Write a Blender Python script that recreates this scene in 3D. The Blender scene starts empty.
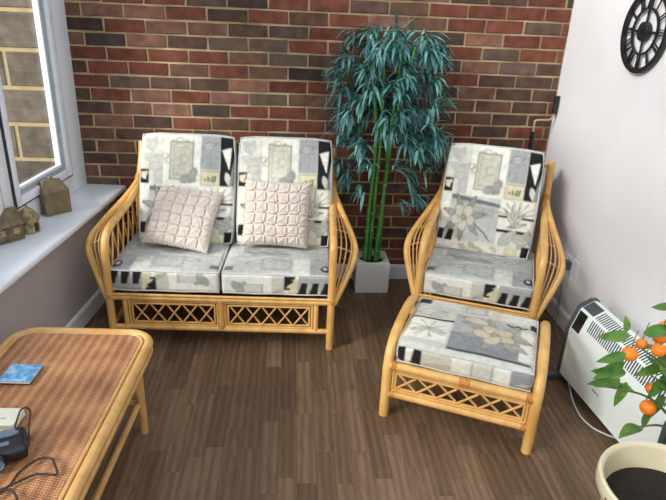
import bpy, bmesh, math, random
import numpy as np
from mathutils import Vector, Matrix

random.seed(7)
scene = bpy.context.scene
COL = scene.collection
PI = math.pi

# ------------------------------------------------------------------ helpers
def V(*a): return Vector(a)

def s2l(c):
    c = np.asarray(c, dtype=float) / 255.0
    return np.where(c <= 0.04045, c / 12.92, ((c + 0.055) / 1.055) ** 2.4)

def rgb(r, g, b): 
    l = s2l((r, g, b)); return (float(l[0]), float(l[1]), float(l[2]), 1.0)

def catmull(pts, n=8):
    P = [Vector(p) for p in pts]
    P = [P[0] * 2 - P[1]] + P + [P[-1] * 2 - P[-2]]
    out = []
    for i in range(1, len(P) - 2):
        a, b, c, d = P[i-1], P[i], P[i+1], P[i+2]
        for k in range(n):
            t = k / n
            out.append(0.5 * ((2*b) + (c-a)*t + (2*a-5*b+4*c-d)*t*t + (3*b-a-3*c+d)*t**3))
    out.append(P[-2].copy())
    return out

class MB:
    """collects shapes, build() links them as one mesh object"""
    def __init__(self): self.v = []; self.f = []; self.m = []; self.c = []
    def _add(self, vs, fs, mi=0, col=None):
        o = len(self.v); self.v += [tuple(p) for p in vs]
        for f in fs:
            self.f.append([i + o for i in f]); self.m.append(mi); self.c.append(col)
    def tube(self, pts, r, n=8, mi=0, smooth=0, cap=True, col=None):
        P = catmull(pts, smooth) if smooth else [Vector(p) for p in pts]
        N = len(P); rr = r if callable(r) else (lambda t: r)
        T = []
        for i in range(N):
            t = (P[min(i+1, N-1)] - P[max(i-1, 0)]); T.append(t.normalized() if t.length > 1e-9 else V(0,0,1))
        up = V(0,0,1) if abs(T[0].z) < .9 else V(1,0,0)
        u = T[0].cross(up).normalized(); vs = []
        for i in range(N):
            u = (u - T[i] * u.dot(T[i])).normalized(); w = T[i].cross(u); R = rr(i / (N - 1))
            for k in range(n):
                a = 2*PI*k/n; vs.append(P[i] + (u*math.cos(a) + w*math.sin(a)) * R)
        fs = [[i*n+k, i*n+(k+1)%n, (i+1)*n+(k+1)%n, (i+1)*n+k] for i in range(N-1) for k in range(n)]
        if cap: fs += [list(range(n))[::-1], [(N-1)*n+k for k in range(n)]]
        self._add(vs, fs, mi, col); return self
    def box(self, c, s, M=None, bev=0.0, seg=2, mi=0, col=None):
        bm = bmesh.new(); bmesh.ops.create_cube(bm, size=1)
        for v in bm.verts: v.co = V(v.co.x*s[0], v.co.y*s[1], v.co.z*s[2])
        if bev > 0: bmesh.ops.bevel(bm, geom=bm.edges[:], offset=min(bev, min(s)*.49), segments=seg, affect='EDGES', profile=.6)
        bm.verts.index_update()
        M = M or Matrix.Identity(3)
        self._add([M @ v.co + Vector(c) for v in bm.verts], [[v.index for v in f.verts] for f in bm.faces], mi, col)
        bm.free(); return self
    def lathe(self, prof, n=32, c=(0,0,0), mi=0, cap=False, axis=None):
        vs = []; fs = []
        for (r, z) in prof:
            for k in range(n):
                a = 2*PI*k/n; vs.append(V(r*math.cos(a), r*math.sin(a), z))
        L = len(prof)
        fs = [[i*n+k, i*n+(k+1)%n, (i+1)*n+(k+1)%n, (i+1)*n+k] for i in range(L-1) for k in range(n)]
        if cap: fs += [list(range(n))[::-1], [(L-1)*n+k for k in range(n)]]
        Q = axis or Matrix.Identity(3)
        self._add([Q @ p + Vector(c) for p in vs], fs, mi); return self
    def prism(self, poly, d, c=(0,0,0), M=None, mi=0):
        """polygon (x,y) extruded along local z by d"""
        M = M or Matrix.Identity(3); n = len(poly)
        vs = [M @ V(x, y, 0) + Vector(c) for x, y in poly] + [M @ V(x, y, d) + Vector(c) for x, y in poly]
        fs = [list(range(n))[::-1], [n+i for i in range(n)]] + [[i, (i+1)%n, n+(i+1)%n, n+i] for i in range(n)]
        self._add(vs, fs, mi); return self
    def build(self, name, mat, parent=None, smooth=True, angle=40):
        me = bpy.data.meshes.new(name); me.from_pydata(self.v, [], self.f)
        mats = mat if isinstance(mat, (list, tuple)) else [mat]
        for m in mats: me.materials.append(m)
        me.polygons.foreach_set('material_index', self.m)
        if any(c is not None for c in self.c):
            at = me.color_attributes.new('tint', 'FLOAT_COLOR', 'CORNER'); arr = []
            for f, c in zip(self.f, self.c): arr += list(c or (1,1,1,1)) * len(f)
            at.data.foreach_set('color', arr)
        me.validate(); me.update()
        bm = bmesh.new(); bm.from_mesh(me); bmesh.ops.recalc_face_normals(bm, faces=bm.faces); bm.to_mesh(me); bm.free()
        if smooth:
            me.polygons.foreach_set('use_smooth', [True]*len(me.polygons))
            me.set_sharp_from_angle(angle=math.radians(angle))
        o = bpy.data.objects.new(name, me); COL.objects.link(o)
        if parent is not None: o.parent = parent
        return o

def tag(o, label=None, cat=None, group=None, kind=None):
    if label: o['label'] = label
    if cat: o['category'] = cat
    if group: o['group'] = group
    if kind: o['kind'] = kind
    return o

def thing(name, label, cat, loc=(0,0,0), rz=0, group=None):
    o = bpy.data.objects.new(name, None); COL.objects.link(o)
    o.empty_display_size = .05
    o.location = loc; o.rotation_euler = (0, 0, rz)
    return tag(o, label, cat, group)

# ------------------------------------------------------------------ materials
def new_mat(name):
    m = bpy.data.materials.new(name); m.use_nodes = True
    nt = m.node_tree; b = nt.nodes['Principled BSDF']
    return m, nt, b

def node(nt, t, **kw):
    n = nt.nodes.new(t)
    for k, v in kw.items():
        if k in ('inputs',):
            for a, x in v.items(): n.inputs[a].default_value = x
        else: setattr(n, k, v)
    return n

def noise_mat(name, c1, c2, scale=20, rough=.5, bump=0.0, stretch=(1,1,1), spec=.5, detail=4, bscale=None, coat=0):
    m, nt, b = new_mat(name); L = nt.links
    tc = node(nt, 'ShaderNodeTexCoord'); mp = node(nt, 'ShaderNodeMapping'); mp.inputs['Scale'].default_value = stretch
    L.new(tc.outputs['Object'], mp.inputs['Vector'])
    nz = node(nt, 'ShaderNodeTexNoise', inputs={'Scale': scale, 'Detail': detail}); L.new(mp.outputs[0], nz.inputs['Vector'])
    rp = node(nt, 'ShaderNodeValToRGB'); rp.color_ramp.elements[0].color = c1; rp.color_ramp.elements[1].color = c2
    rp.color_ramp.elements[0].position = .32; rp.color_ramp.elements[1].position = .68
    L.new(nz.outputs['Fac'], rp.inputs['Fac']); L.new(rp.outputs['Color'], b.inputs['Base Color'])
    b.inputs['Roughness'].default_value = rough; b.inputs['Specular IOR Level'].default_value = spec
    b.inputs['Coat Weight'].default_value = coat
    if bump:
        bp = node(nt, 'ShaderNodeBump', inputs={'Strength': bump, 'Distance': .004})
        n2 = nz
        if bscale:
            n2 = node(nt, 'ShaderNodeTexNoise', inputs={'Scale': bscale, 'Detail': 3}); L.new(mp.outputs[0], n2.inputs['Vector'])
        L.new(n2.outputs['Fac'], bp.inputs['Height']); L.new(bp.outputs[0], b.inputs['Normal'])
    return m

def tint_mat(name, rough=.85, spec=.2, nscale=60, namt=.25, bump=.3, bdist=.003, attr='tint', sheen=0):
    """base colour from the print / brick colour stored on the mesh, varied by noise"""
    m, nt, b = new_mat(name); L = nt.links
    at = node(nt, 'ShaderNodeAttribute', attribute_name=attr)
    tc = node(nt, 'ShaderNodeTexCoord')
    nz = node(nt, 'ShaderNodeTexNoise', inputs={'Scale': nscale, 'Detail': 5}); L.new(tc.outputs['Object'], nz.inputs['Vector'])
    mr = node(nt, 'ShaderNodeMapRange', inputs={1: .25, 2: .75, 3: 1-namt, 4: 1+namt}); L.new(nz.outputs['Fac'], mr.inputs[0])
    mx = node(nt, 'ShaderNodeVectorMath', operation='SCALE'); L.new(at.outputs['Color'], mx.inputs[0]); L.new(mr.outputs[0], mx.inputs['Scale'])
    L.new(mx.outputs[0], b.inputs['Base Color'])
    b.inputs['Roughness'].default_value = rough; b.inputs['Specular IOR Level'].default_value = spec
    b.inputs['Sheen Weight'].default_value = sheen
    bp = node(nt, 'ShaderNodeBump', inputs={'Strength': bump, 'Distance': bdist})
    L.new(nz.outputs['Fac'], bp.inputs['Height']); L.new(bp.outputs[0], b.inputs['Normal'])
    return m

M_brick = tint_mat('brick_faces', .9, .15, 15, .42, .7, .006)
M_mortar = noise_mat('buff_mortar', rgb(142,118,88), rgb(202,180,140), 5, .95, .4, detail=8)
M_block = tint_mat('block_wall_faces', .95, .1, 14, .35, .5, .006)
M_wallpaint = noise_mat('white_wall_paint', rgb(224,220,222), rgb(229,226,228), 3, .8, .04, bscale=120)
M_wallshade = noise_mat('shaded_wall_paint', rgb(170,160,157), rgb(178,168,165), 3, .8, .04, bscale=120)  # off-white paint greyed down: shade below the sill is put into its colour
M_pvc = noise_mat('white_upvc', rgb(226,230,238), rgb(232,236,243), 4, .3)
M_gasket = noise_mat('dark_rubber_gasket', rgb(40,42,46), rgb(55,57,60), 30, .6)
M_greybead = noise_mat('grey_glazing_gasket', rgb(150,160,165), rgb(165,172,176), 30, .4)
M_skirt = noise_mat('white_gloss_skirting', rgb(214,214,218), rgb(222,222,226), 5, .45)
M_cane = noise_mat('golden_cane', rgb(204,152,82), rgb(228,180,108), 18, .32, .12, stretch=(1,1,.35), coat=.25)
M_caned = noise_mat('dark_cane_binding', rgb(176,112,46), rgb(206,146,74), 60, .4, .3, stretch=(1,1,6))
M_tcane = noise_mat('honey_table_cane', rgb(190,142,80), rgb(210,168,108), 16, .3, .1, coat=.2)
M_spin = noise_mat('thin_cane', rgb(198,146,78), rgb(222,172,104), 25, .4, .1)
M_soil = noise_mat('dark_soil', rgb(26,19,16), rgb(46,35,28), 60, .95, .8)
M_black = noise_mat('black_metal', rgb(24,24,26), rgb(34,34,36), 20, .45)
M_plastic_black = noise_mat('black_plastic', rgb(18,19,22), rgb(28,29,33), 30, .35)
M_darkgrey = noise_mat('dark_grey_plastic', rgb(62,70,74), rgb(74,82,86), 20, .45)
M_glossblack = noise_mat('glossy_black_panel', rgb(14,16,18), rgb(20,22,24), 20, .12)
M_heater = noise_mat('white_enamel', rgb(226,232,228), rgb(231,236,232), 3, .4)
M_slot = noise_mat('slot_shadow_grey', rgb(48,54,58), rgb(58,64,68), 30, .7)
M_grey = noise_mat('mid_grey_plastic', rgb(120,124,130), rgb(135,138,144), 20, .5)
M_brass = noise_mat('brass_tone_metal', rgb(196,160,110), rgb(214,180,130), 10, .35); M_brass.node_tree.nodes['Principled BSDF'].inputs['Metallic'].default_value = .6
M_whiteplastic = noise_mat('white_plastic', rgb(225,225,228), rgb(230,230,233), 10, .4)
M_cord_w = noise_mat('white_cable', rgb(205,207,210), rgb(215,217,219), 10, .45)
M_cord_k = noise_mat('dark_strap', rgb(40,26,20), rgb(58,38,28), 50, .7)
M_pot_w = noise_mat('white_planter', rgb(214,216,214), rgb(222,224,222), 4, .5)
M_pot_c = noise_mat('cream_glazed_pot', rgb(233,220,186), rgb(240,228,198), 5, .3, .05, coat=.3)
M_bamboo = noise_mat('green_bamboo', rgb(44,116,44), rgb(96,164,72), 22, .4, .1, stretch=(1,1,.25))
M_node = noise_mat('pale_bamboo_node', rgb(92,128,74), rgb(120,150,96), 30, .5)
M_trunk = noise_mat('grey_brown_bark', rgb(120,92,66), rgb(165,136,104), 40, .85, .6)
M_twig = noise_mat('green_twig', rgb(70,92,48), rgb(104,116,66), 40, .7)
M_orange = noise_mat('orange_peel', rgb(240,118,18), rgb(250,142,38), 30, .38, .25, bscale=180)
M_calyx = noise_mat('fruit_calyx', rgb(70,96,40), rgb(96,120,58), 40, .7)
M_fig1 = noise_mat('olive_brown_ceramic', rgb(98,84,58), rgb(122,106,76), 30, .6, .5)
M_fig2 = noise_mat('mottled_ochre_ceramic', rgb(92,80,52), rgb(176,156,112), 45, .55, .8)
M_fig3 = noise_mat('dark_brown_ceramic', rgb(66,56,40), rgb(120,102,72), 45, .55, .8)
M_fig_lo = noise_mat('dark_recess_ceramic', rgb(34,28,20), rgb(52,44,32), 40, .8)
M_pat = noise_mat('grey_patio', rgb(150,150,148), rgb(176,176,172), 4, .9)
M_scatter = noise_mat('pale_pink_beige_linen', rgb(198,184,174), rgb(208,195,185), 60, .9, .15, spec=.1, bscale=300)
M_scatter.node_tree.nodes['Principled BSDF'].inputs['Sheen Weight'].default_value = .2
M_piping = noise_mat('grey_piping', rgb(188,188,184), rgb(206,206,200), 60, .85)
M_print = tint_mat('patchwork_print_cotton', .9, .12, 45, .05, .12, .003, sheen=.1)
M_page = noise_mat('cream_page_edges', rgb(226,222,200), rgb(238,234,214), 90, .8)
M_cover = noise_mat('cream_book_cover', rgb(232,230,212), rgb(240,238,222), 8, .45)
M_ink = noise_mat('faded_pink_grey_ink', rgb(170,150,148), rgb(190,168,164), 40, .6)
M_lens = noise_mat('blue_grey_lens_glass', rgb(96,112,130), rgb(130,146,162), 30, .12)
M_silver = noise_mat('blue_grey_metal', rgb(92,102,118), rgb(120,130,146), 30, .3)

def glass_mat():
    m = bpy.data.materials.new('window_glass'); m.use_nodes = True; nt = m.node_tree; nt.nodes.clear(); L = nt.links
    out = node(nt, 'ShaderNodeOutputMaterial'); mix = node(nt, 'ShaderNodeMixShader')
    tr = node(nt, 'ShaderNodeBsdfTransparent'); tr.inputs['Color'].default_value = (.96,.975,.97,1)
    gl = node(nt, 'ShaderNodeBsdfGlossy', inputs={'Roughness': .02})
    fr = node(nt, 'ShaderNodeLayerWeight', inputs={'Blend': .5})
    pw = node(nt, 'ShaderNodeMath', operation='POWER', inputs={1: 5.0}); L.new(fr.outputs['Facing'], pw.inputs[0])
    mm = node(nt, 'ShaderNodeMath', operation='MULTIPLY_ADD', inputs={1: .8, 2: .03}); L.new(pw.outputs[0], mm.inputs[0])
    L.new(mm.outputs[0], mix.inputs[0]); L.new(tr.outputs[0], mix.inputs[1]); L.new(gl.outputs[0], mix.inputs[2])
    L.new(mix.outputs[0], out.inputs['Surface']); return m
M_glass = glass_mat()

def floor_mat():
    m, nt, b = new_mat('walnut_strip_laminate'); L = nt.links
    tc = node(nt, 'ShaderNodeTexCoord'); sp = node(nt, 'ShaderNodeSeparateXYZ'); L.new(tc.outputs['Object'], sp.inputs[0])
    cb = node(nt, 'ShaderNodeCombineXYZ')          # x along the strip = room depth
    L.new(sp.outputs['Y'], cb.inputs[0]); L.new(sp.outputs['X'], cb.inputs[1])
    br = node(nt, 'ShaderNodeTexBrick', offset=.37, offset_frequency=2, squash=1.0)
    br.inputs['Color1'].default_value = (0,0,0,1); br.inputs['Color2'].default_value = (1,1,1,1); br.inputs['Mortar'].default_value = (.5,.5,.5,1)
    br.inputs['Scale'].default_value = 1; br.inputs['Mortar Size'].default_value = .0006; br.inputs['Mortar Smooth'].default_value = .1
    br.inputs['Brick Width'].default_value = .41; br.inputs['Row Height'].default_value = .074
    # uneven joints: shift each row
    fl = node(nt, 'ShaderNodeMath', operation='DIVIDE', inputs={1: .074}); L.new(sp.outputs['X'], fl.inputs[0])
    fl2 = node(nt, 'ShaderNodeMath', operation='FLOOR'); L.new(fl.outputs[0], fl2.inputs[0])
    wn = node(nt, 'ShaderNodeTexWhiteNoise', noise_dimensions='1D'); L.new(fl2.outputs[0], wn.inputs['W'])
    ad = node(nt, 'ShaderNodeMath', operation='ADD'); L.new(sp.outputs['Y'], ad.inputs[0]); L.new(wn.outputs['Value'], ad.inputs[1])
    L.new(ad.outputs[0], cb.inputs[0]); L.new(cb.outputs[0], br.inputs['Vector'])
    # grain: stretched noise, shifted per board
    mp = node(nt, 'ShaderNodeVectorMath', operation='MULTIPLY'); mp.inputs[1].default_value = (2.6, 22, 1)
    sc = node(nt, 'ShaderNodeVectorMath', operation='SCALE'); sc.inputs['Scale'].default_value = 37; L.new(br.outputs['Color'], sc.inputs[0])
    a2 = node(nt, 'ShaderNodeVectorMath', operation='ADD'); L.new(cb.outputs[0], mp.inputs[0]); L.new(mp.outputs[0], a2.inputs[0]); L.new(sc.outputs[0], a2.inputs[1])
    nz = node(nt, 'ShaderNodeTexNoise', inputs={'Scale': 1.3, 'Detail': 7, 'Distortion': 2.2, 'Roughness': .62}); L.new(a2.outputs[0], nz.inputs['Vector'])
    wv = node(nt, 'ShaderNodeTexWave', wave_type='BANDS', bands_direction='Y', inputs={'Scale': .42, 'Distortion': 9, 'Detail': 3, 'Detail Scale': .35}); L.new(a2.outputs[0], wv.inputs['Vector'])
    rp = node(nt, 'ShaderNodeValToRGB'); e = rp.color_ramp.elements
    e[0].color = rgb(94,72,54); e[0].position = 0; e[1].color = rgb(124,98,76); e[1].position = 1
    x = e.new(.5); x.color = rgb(109,85,64)
    L.new(br.outputs['Color'], rp.inputs['Fac'])
    mr = node(nt, 'ShaderNodeMapRange', inputs={1: .3, 2: .7, 3: .72, 4: 1.22}); L.new(nz.outputs['Fac'], mr.inputs[0])
    mr2 = node(nt, 'ShaderNodeMapRange', inputs={1: 0, 2: 1, 3: .80, 4: 1.10}); L.new(wv.outputs['Fac'], mr2.inputs[0])
    mu = node(nt, 'ShaderNodeMath', operation='MULTIPLY'); L.new(mr.outputs[0], mu.inputs[0]); L.new(mr2.outputs[0], mu.inputs[1])
    s2 = node(nt, 'ShaderNodeVectorMath', operation='SCALE'); L.new(rp.outputs['Color'], s2.inputs[0]); L.new(mu.outputs[0], s2.inputs['Scale'])
    mx = node(nt, 'ShaderNodeMix', data_type='RGBA'); L.new(br.outputs['Fac'], mx.inputs[0]); L.new(s2.outputs[0], mx.inputs[6]); mx.inputs[7].default_value = rgb(58,44,34)
    L.new(mx.outputs[2], b.inputs['Base Color'])
    b.inputs['Roughness'].default_value = .5; b.inputs['Specular IOR Level'].default_value = .35
    bp = node(nt, 'ShaderNodeBump', inputs={'Strength': .12, 'Distance': .002}); L.new(nz.outputs['Fac'], bp.inputs['Height']); L.new(bp.outputs[0], b.inputs['Normal'])
    return m
M_floor = floor_mat()

def weave_mat():
    """rattan weave: ribs along local y, fine weft across"""
    m, nt, b = new_mat('woven_rattan'); L = nt.links
    tc = node(nt, 'ShaderNodeTexCoord'); sp = node(nt, 'ShaderNodeSeparateXYZ'); L.new(tc.outputs['Object'], sp.inputs[0])
    def sn(src, freq, ph=None):
        mu = node(nt, 'ShaderNodeMath', operation='MULTIPLY', inputs={1: freq}); L.new(src, mu.inputs[0]); o = mu.outputs[0]
        if ph is not None:
            a = node(nt, 'ShaderNodeMath', operation='ADD'); L.new(o, a.inputs[0]); L.new(ph, a.inputs[1]); o = a.outputs[0]
        s = node(nt, 'ShaderNodeMath', operation='SINE'); L.new(o, s.inputs[0]); return s.outputs[0]
    rib = sn(sp.outputs['X'], 2*PI/.036)
    sg = node(nt, 'ShaderNodeMath', operation='SIGN'); rib2 = sn(sp.outputs['X'], 2*PI/.036); L.new(rib2, sg.inputs[0])
    ph = node(nt, 'ShaderNodeMath', operation='MULTIPLY', inputs={1: PI/2}); L.new(sg.outputs[0], ph.inputs[0])
    weft = sn(sp.outputs['Y'], 2*PI/.0085, ph.outputs[0])
    fine = sn(sp.outputs['X'], 2*PI/.009)
    nz = node(nt, 'ShaderNodeTexNoise', inputs={'Scale': 9, 'Detail': 5}); L.new(tc.outputs['Object'], nz.inputs['Vector'])
    n2 = node(nt, 'ShaderNodeTexNoise', inputs={'Scale': 140, 'Detail': 2}); L.new(tc.outputs['Object'], n2.inputs['Vector'])
    def lin(parts):
        o = None
        for src, k in parts:
            mu = node(nt, 'ShaderNodeMath', operation='MULTIPLY', inputs={1: k}); L.new(src, mu.inputs[0])
            if o is None: o = mu.outputs[0]
            else:
                a = node(nt, 'ShaderNodeMath', operation='ADD'); L.new(o, a.inputs[0]); L.new(mu.outputs[0], a.inputs[1]); o = a.outputs[0]
        return o
    val = lin([(rib, .10), (weft, .15), (fine, .08), (nz.outputs['Fac'], .75), (n2.outputs['Fac'], .35)])
    rp = node(nt, 'ShaderNodeValToRGB'); e = rp.color_ramp.elements
    e[0].position = .22; e[0].color = rgb(104,62,40); e[1].position = .9; e[1].color = rgb(206,154,108)
    x = e.new(.55); x.color = rgb(164,112,75)
    L.new(val, rp.inputs['Fac']); L.new(rp.outputs['Color'], b.inputs['Base Color'])
    h = lin([(rib, .5), (weft, .35), (fine, .2)])
    bp = node(nt, 'ShaderNodeBump', inputs={'Strength': .6, 'Distance': .003}); L.new(h, bp.inputs['Height']); L.new(bp.outputs[0], b.inputs['Normal'])
    b.inputs['Roughness'].default_value = .42; b.inputs['Specular IOR Level'].default_value = .5
    return m
M_weave = weave_mat()

def leaf_mat(name, c1, c2, scale, rough, trans):
    m, nt, b = new_mat(name); L = nt.links
    at = node(nt, 'ShaderNodeAttribute', attribute_name='tint')
    tc = node(nt, 'ShaderNodeTexCoord'); nz = node(nt, 'ShaderNodeTexNoise', inputs={'Scale': scale, 'Detail': 3}); L.new(tc.outputs['Object'], nz.inputs['Vector'])
    rp = node(nt, 'ShaderNodeValToRGB'); rp.color_ramp.elements[0].color = c1; rp.color_ramp.elements[1].color = c2
    rp.color_ramp.elements[0].position = .3; rp.color_ramp.elements[1].position = .7; L.new(nz.outputs['Fac'], rp.inputs['Fac'])
    mx = node(nt, 'ShaderNodeVectorMath', operation='MULTIPLY'); L.new(rp.outputs['Color'], mx.inputs[0]); L.new(at.outputs['Color'], mx.inputs[1])
    L.new(mx.outputs[0], b.inputs['Base Color']); b.inputs['Roughness'].default_value = rough
    b.inputs['Specular IOR Level'].default_value = .4
    return m
M_bleaf = leaf_mat('teal_bamboo_leaf', rgb(60,116,114), rgb(122,174,167), 14, .45, 0)
M_cleaf = leaf_mat('citrus_leaf', rgb(54,102,38), rgb(108,150,68), 26, .38, 0)

def booklet_mat():
    m, nt, b = new_mat('blue_white_cover_art'); L = nt.links
    tc = node(nt, 'ShaderNodeTexCoord'); nz = node(nt, 'ShaderNodeTexNoise', inputs={'Scale': 26, 'Detail': 6, 'Distortion': 1.2}); L.new(tc.outputs['Object'], nz.inputs['Vector'])
    rp = node(nt, 'ShaderNodeValToRGB'); e = rp.color_ramp.elements
    e[0].position = .3; e[0].color = rgb(58,108,160); e[1].position = .72; e[1].color = rgb(190,210,226)
    x = e.new(.5); x.color = rgb(96,152,196); L.new(nz.outputs['Fac'], rp.inputs['Fac']); L.new(rp.outputs['Color'], b.inputs['Base Color'])
    b.inputs['Roughness'].default_value = .3
    return m
M_booklet = booklet_mat()

# ------------------------------------------------------------------ room
RX = 2.742; CEIL = 2.45; YF = -4.7
T = V(-.0946, -.9955, 0); N = V(.9955, -.0946, 0); O = V(.08, 0, 0)       # left wall runs slightly askew
RZL = math.atan2(-.0946, .9955)
def LW(s, off, z): return O + T*s + N*off + V(0,0,z)
ML = Matrix((N, -T, V(0,0,1))).transposed()      # local x = into the room, y = towards the back wall

mb = MB(); mb.box((1.2, -2.3, -.05), (4.2, 5.2, .1)); fl = tag(mb.build('floor', M_floor, smooth=False), kind='structure')

# brick wall: every brick in its photographed tone, mortar set back
TONE = {'R': (127,76,61), 'L': (140,100,84), 'B': (120,88,73), 'D': (98,76,66), 'K': (76,64,59), 'G': (112,92,79), 'P': (108,87,79)}
ROWS = {-1: (-1,'LBRRPKRRDBRRR'), 0: (-1,'BLLRDRBRLBRRGR'), 1: (0,'KRBLDPRRGDLRR'), 2: (-1,'BKLDGGRRLGRGRB'), 3: (0,'RRRRBGDRLDLPDD'),
        4: (-1,'DRRBRBKRRDRDDB'), 5: (0,'RPDDLRRBRDBDD'), 6: (-1,'DRLRLGBRDBBBDR'), 7: (0,'DLLKRRBRDDBDD'), 8: (-1,'DLDRBRRDBRRDRB'), 9: (0,'BDRBRDRRDKRD'),
        10: (-1,'DBRRDBRRDDRDB'), 11: (0,'DDRBRRDDBDRD'), 12: (-1,'LBRDRRDDRRDB')}
rnd = random.Random(3)
mb = MB()
x0w, x1w = -.13, RX
for k in range(-11, 22):
    zt = 1.633 - .075*k; zb = zt - .075
    if zb < 0: zb = 0.0
    if zt > CEIL + .07: continue
    st, codes = ROWS.get(k, (0, ''))
    for i in range(-3, 14):
        xa = .225*i - (.1125 if k % 2 else 0); xb = xa + .225
        xa2, xb2 = max(xa, x0w), min(xb, x1w)
        if xb2 - xa2 < .02: continue
        j = i - st
        ch = codes[j] if 0 <= j < len(codes) else rnd.choice('RRRRLBBDDGP')
        c = np.array(TONE[ch]) * .86 * (1 + rnd.uniform(-.08, .08)); col = tuple(float(q) for q in s2l(c)) + (1.0,)
        a, b2 = xa2 + .005, xb2 - .005; c0, c1 = zb + .005, min(zt, CEIL + .05) - .005
        if c1 - c0 < .01: continue
        e = .003; y1 = .007; jx = rnd.uniform(-.0012, .0012); j4 = [rnd.uniform(-.0022, .0022) for _ in range(8)]
        vs = [(a+j4[0], y1, c0+j4[1]), (b2+j4[2], y1, c0+j4[3]), (b2+j4[4], y1, c1+j4[5]), (a+j4[6], y1, c1+j4[7])]
        vs += [(vs[0][0]+e, jx, vs[0][2]+e), (vs[1][0]-e, jx, vs[1][2]+e), (vs[2][0]-e, jx, vs[2][2]-e), (vs[3][0]+e, jx, vs[3][2]-e)]
        mb._add(vs, [[4,5,6,7], [0,1,5,4], [1,2,6,5], [2,3,7,6], [3,0,4,7]], 0, col)
mb._add([(x0w, .0065, 0), (x1w, .0065, 0), (x1w, .0065, CEIL+.05), (x0w, .0065, CEIL+.05), (x0w, .12, 0), (x1w, .12, 0), (x1w, .12, CEIL+.05), (x0w, .12, CEIL+.05)],
        [[0,1,2,3], [5,4,7,6], [4,0,3,7], [1,5,6,2], [3,2,6,7], [4,5,1,0]], 1, (1,1,1,1))
tag(mb.build('wall_back', [M_brick, M_mortar], smooth=False), kind='structure')

mb = MB(); mb.box((RX+.06, YF/2+.06, CEIL/2), (.12, -YF+.12, CEIL)); tag(mb.build('wall_right', M_wallpaint, smooth=False), kind='structure')

# left dado wall under the sill
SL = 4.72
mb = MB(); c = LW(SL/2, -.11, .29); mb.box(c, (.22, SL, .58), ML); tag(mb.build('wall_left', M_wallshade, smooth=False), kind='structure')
# sill
win = tag(bpy.data.objects.new('window_1', None), kind='structure'); COL.objects.link(win)
mb = MB(); mb.box(LW(SL/2-.002, -.06, .5965), (.27, SL-.01, .033), ML, bev=.012, seg=3); mb.build('window_sill', M_pvc, win)
ZT = 2.12
mb = MB()
offF = -.20
def wbox(m, s0, s1, z0, z1, off0, off1, bev=.006): m.box(LW((s0+s1)/2, (off0+off1)/2, (z0+z1)/2), (abs(off1-off0), s1-s0, z1-z0), ML, bev=bev)
SASH = [(.19, .80)] + [(.80 + .10 + i*.78, .80 + .10 + i*.78 + .68) for i in range(4)]
wbox(mb, .012, .19, .613, ZT, -.24, -.16)
wbox(mb, .19, SL-.05, .613, .715, -.24, -.162)
wbox(mb, .19, SL-.05, ZT-.09, ZT, -.24, -.162)
for i, (a, b2) in enumerate(SASH):
    nx = SASH[i+1][0] if i+1 < len(SASH) else SL-.05
    wbox(mb, b2, nx, .715, ZT-.09, -.24, -.164)
mb.build('window_frame', M_pvc, win)
for i, (a, b2) in enumerate(SASH):
    z0, z1 = .715, ZT-.09
    mg = MB(); g = .007       # rubber seam round the sash
    wbox(mg, a, a+g, z0, z1, -.22, -.1545, 0); wbox(mg, b2-g, b2, z0, z1, -.22, -.1545, 0); wbox(mg, a+g, b2-g, z0, z0+g, -.22, -.1545, 0); wbox(mg, a+g, b2-g, z1-g, z1, -.22, -.1545, 0)
    w = .042; ms = MB(); a1, b1, y0, y1 = a+g, b2-g, z0+g, z1-g
    wbox(ms, a1, a1+w, y0, y1, -.225, -.150); wbox(ms, b1-w, b1, y0, y1, -.225, -.150)
    wbox(ms, a1+w, b1-w, y0, y0+w, -.225, -.151); wbox(ms, a1+w, b1-w, y1-w, y1, -.225, -.151)
    so = ms.build('sash', M_pvc, win); mg.build('gasket', M_gasket, so)
    mk = MB(); h = .020; A, B, C, D = a1+w, b1-w, y0+w, y1-w      # grey gasket then white bead
    for (m_, q, o1) in ((mk, 0, -.168),):
        wbox(m_, A, A+h, C, D, -.2, o1, 0); wbox(m_, B-h, B, C, D, -.2, o1, 0); wbox(m_, A+h, B-h, C, C+h, -.2, o1, 0); wbox(m_, A+h, B-h, D-h, D, -.2, o1, 0)
    mk.build('glazing_gasket', M_greybead, so)
    mk = MB(); A, B, C, D = A+h, B-h, C+h, D-h; h = .015
    wbox(mk, A, A+h, C, D, -.2, -.176, .002); wbox(mk, B-h, B, C, D, -.2, -.176, .002); wbox(mk, A+h, B-h, C, C+h, -.2, -.176, .002); wbox(mk, A+h, B-h, D-h, D, -.2, -.176, .002)
    mk.build('glazing_bead', M_pvc, so)
    mp_ = MB(); wbox(mp_, A+.002, B-.002, C+.002, D-.002, -.200, -.194, 0); mp_.build('pane', M_glass, win, smooth=False)
# wall above the window
mb = MB(); mb.box(LW(SL/2, -.11, (ZT+CEIL)/2), (.22, SL, CEIL-ZT), ML); tag(mb.build('trim_1', M_wallpaint, smooth=False), kind='structure')

# glazed end of the room behind the camera
mb = MB(); wx0, wx1 = -.62, RX
for xx in np.linspace(wx0+.04, wx1-.04, 5): mb.box((xx, YF-.04, CEIL/2), (.08, .08, CEIL))
mb.box(((wx0+wx1)/2, YF-.04, .06), (wx1-wx0, .08, .12)); mb.box(((wx0+wx1)/2, YF-.04, CEIL-.06), (wx1-wx0, .08, .12)); mb.box(((wx0+wx1)/2, YF-.04, .9), (wx1-wx0, .06, .06))
wf = tag(mb.build('wall_front', M_pvc, smooth=False), kind='structure')
mb = MB(); mb.box(((wx0+wx1)/2, YF-.04, CEIL/2), (wx1-wx0-.02, .006, CEIL-.02)); mb.build('pane', M_glass, wf, smooth=False)
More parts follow.
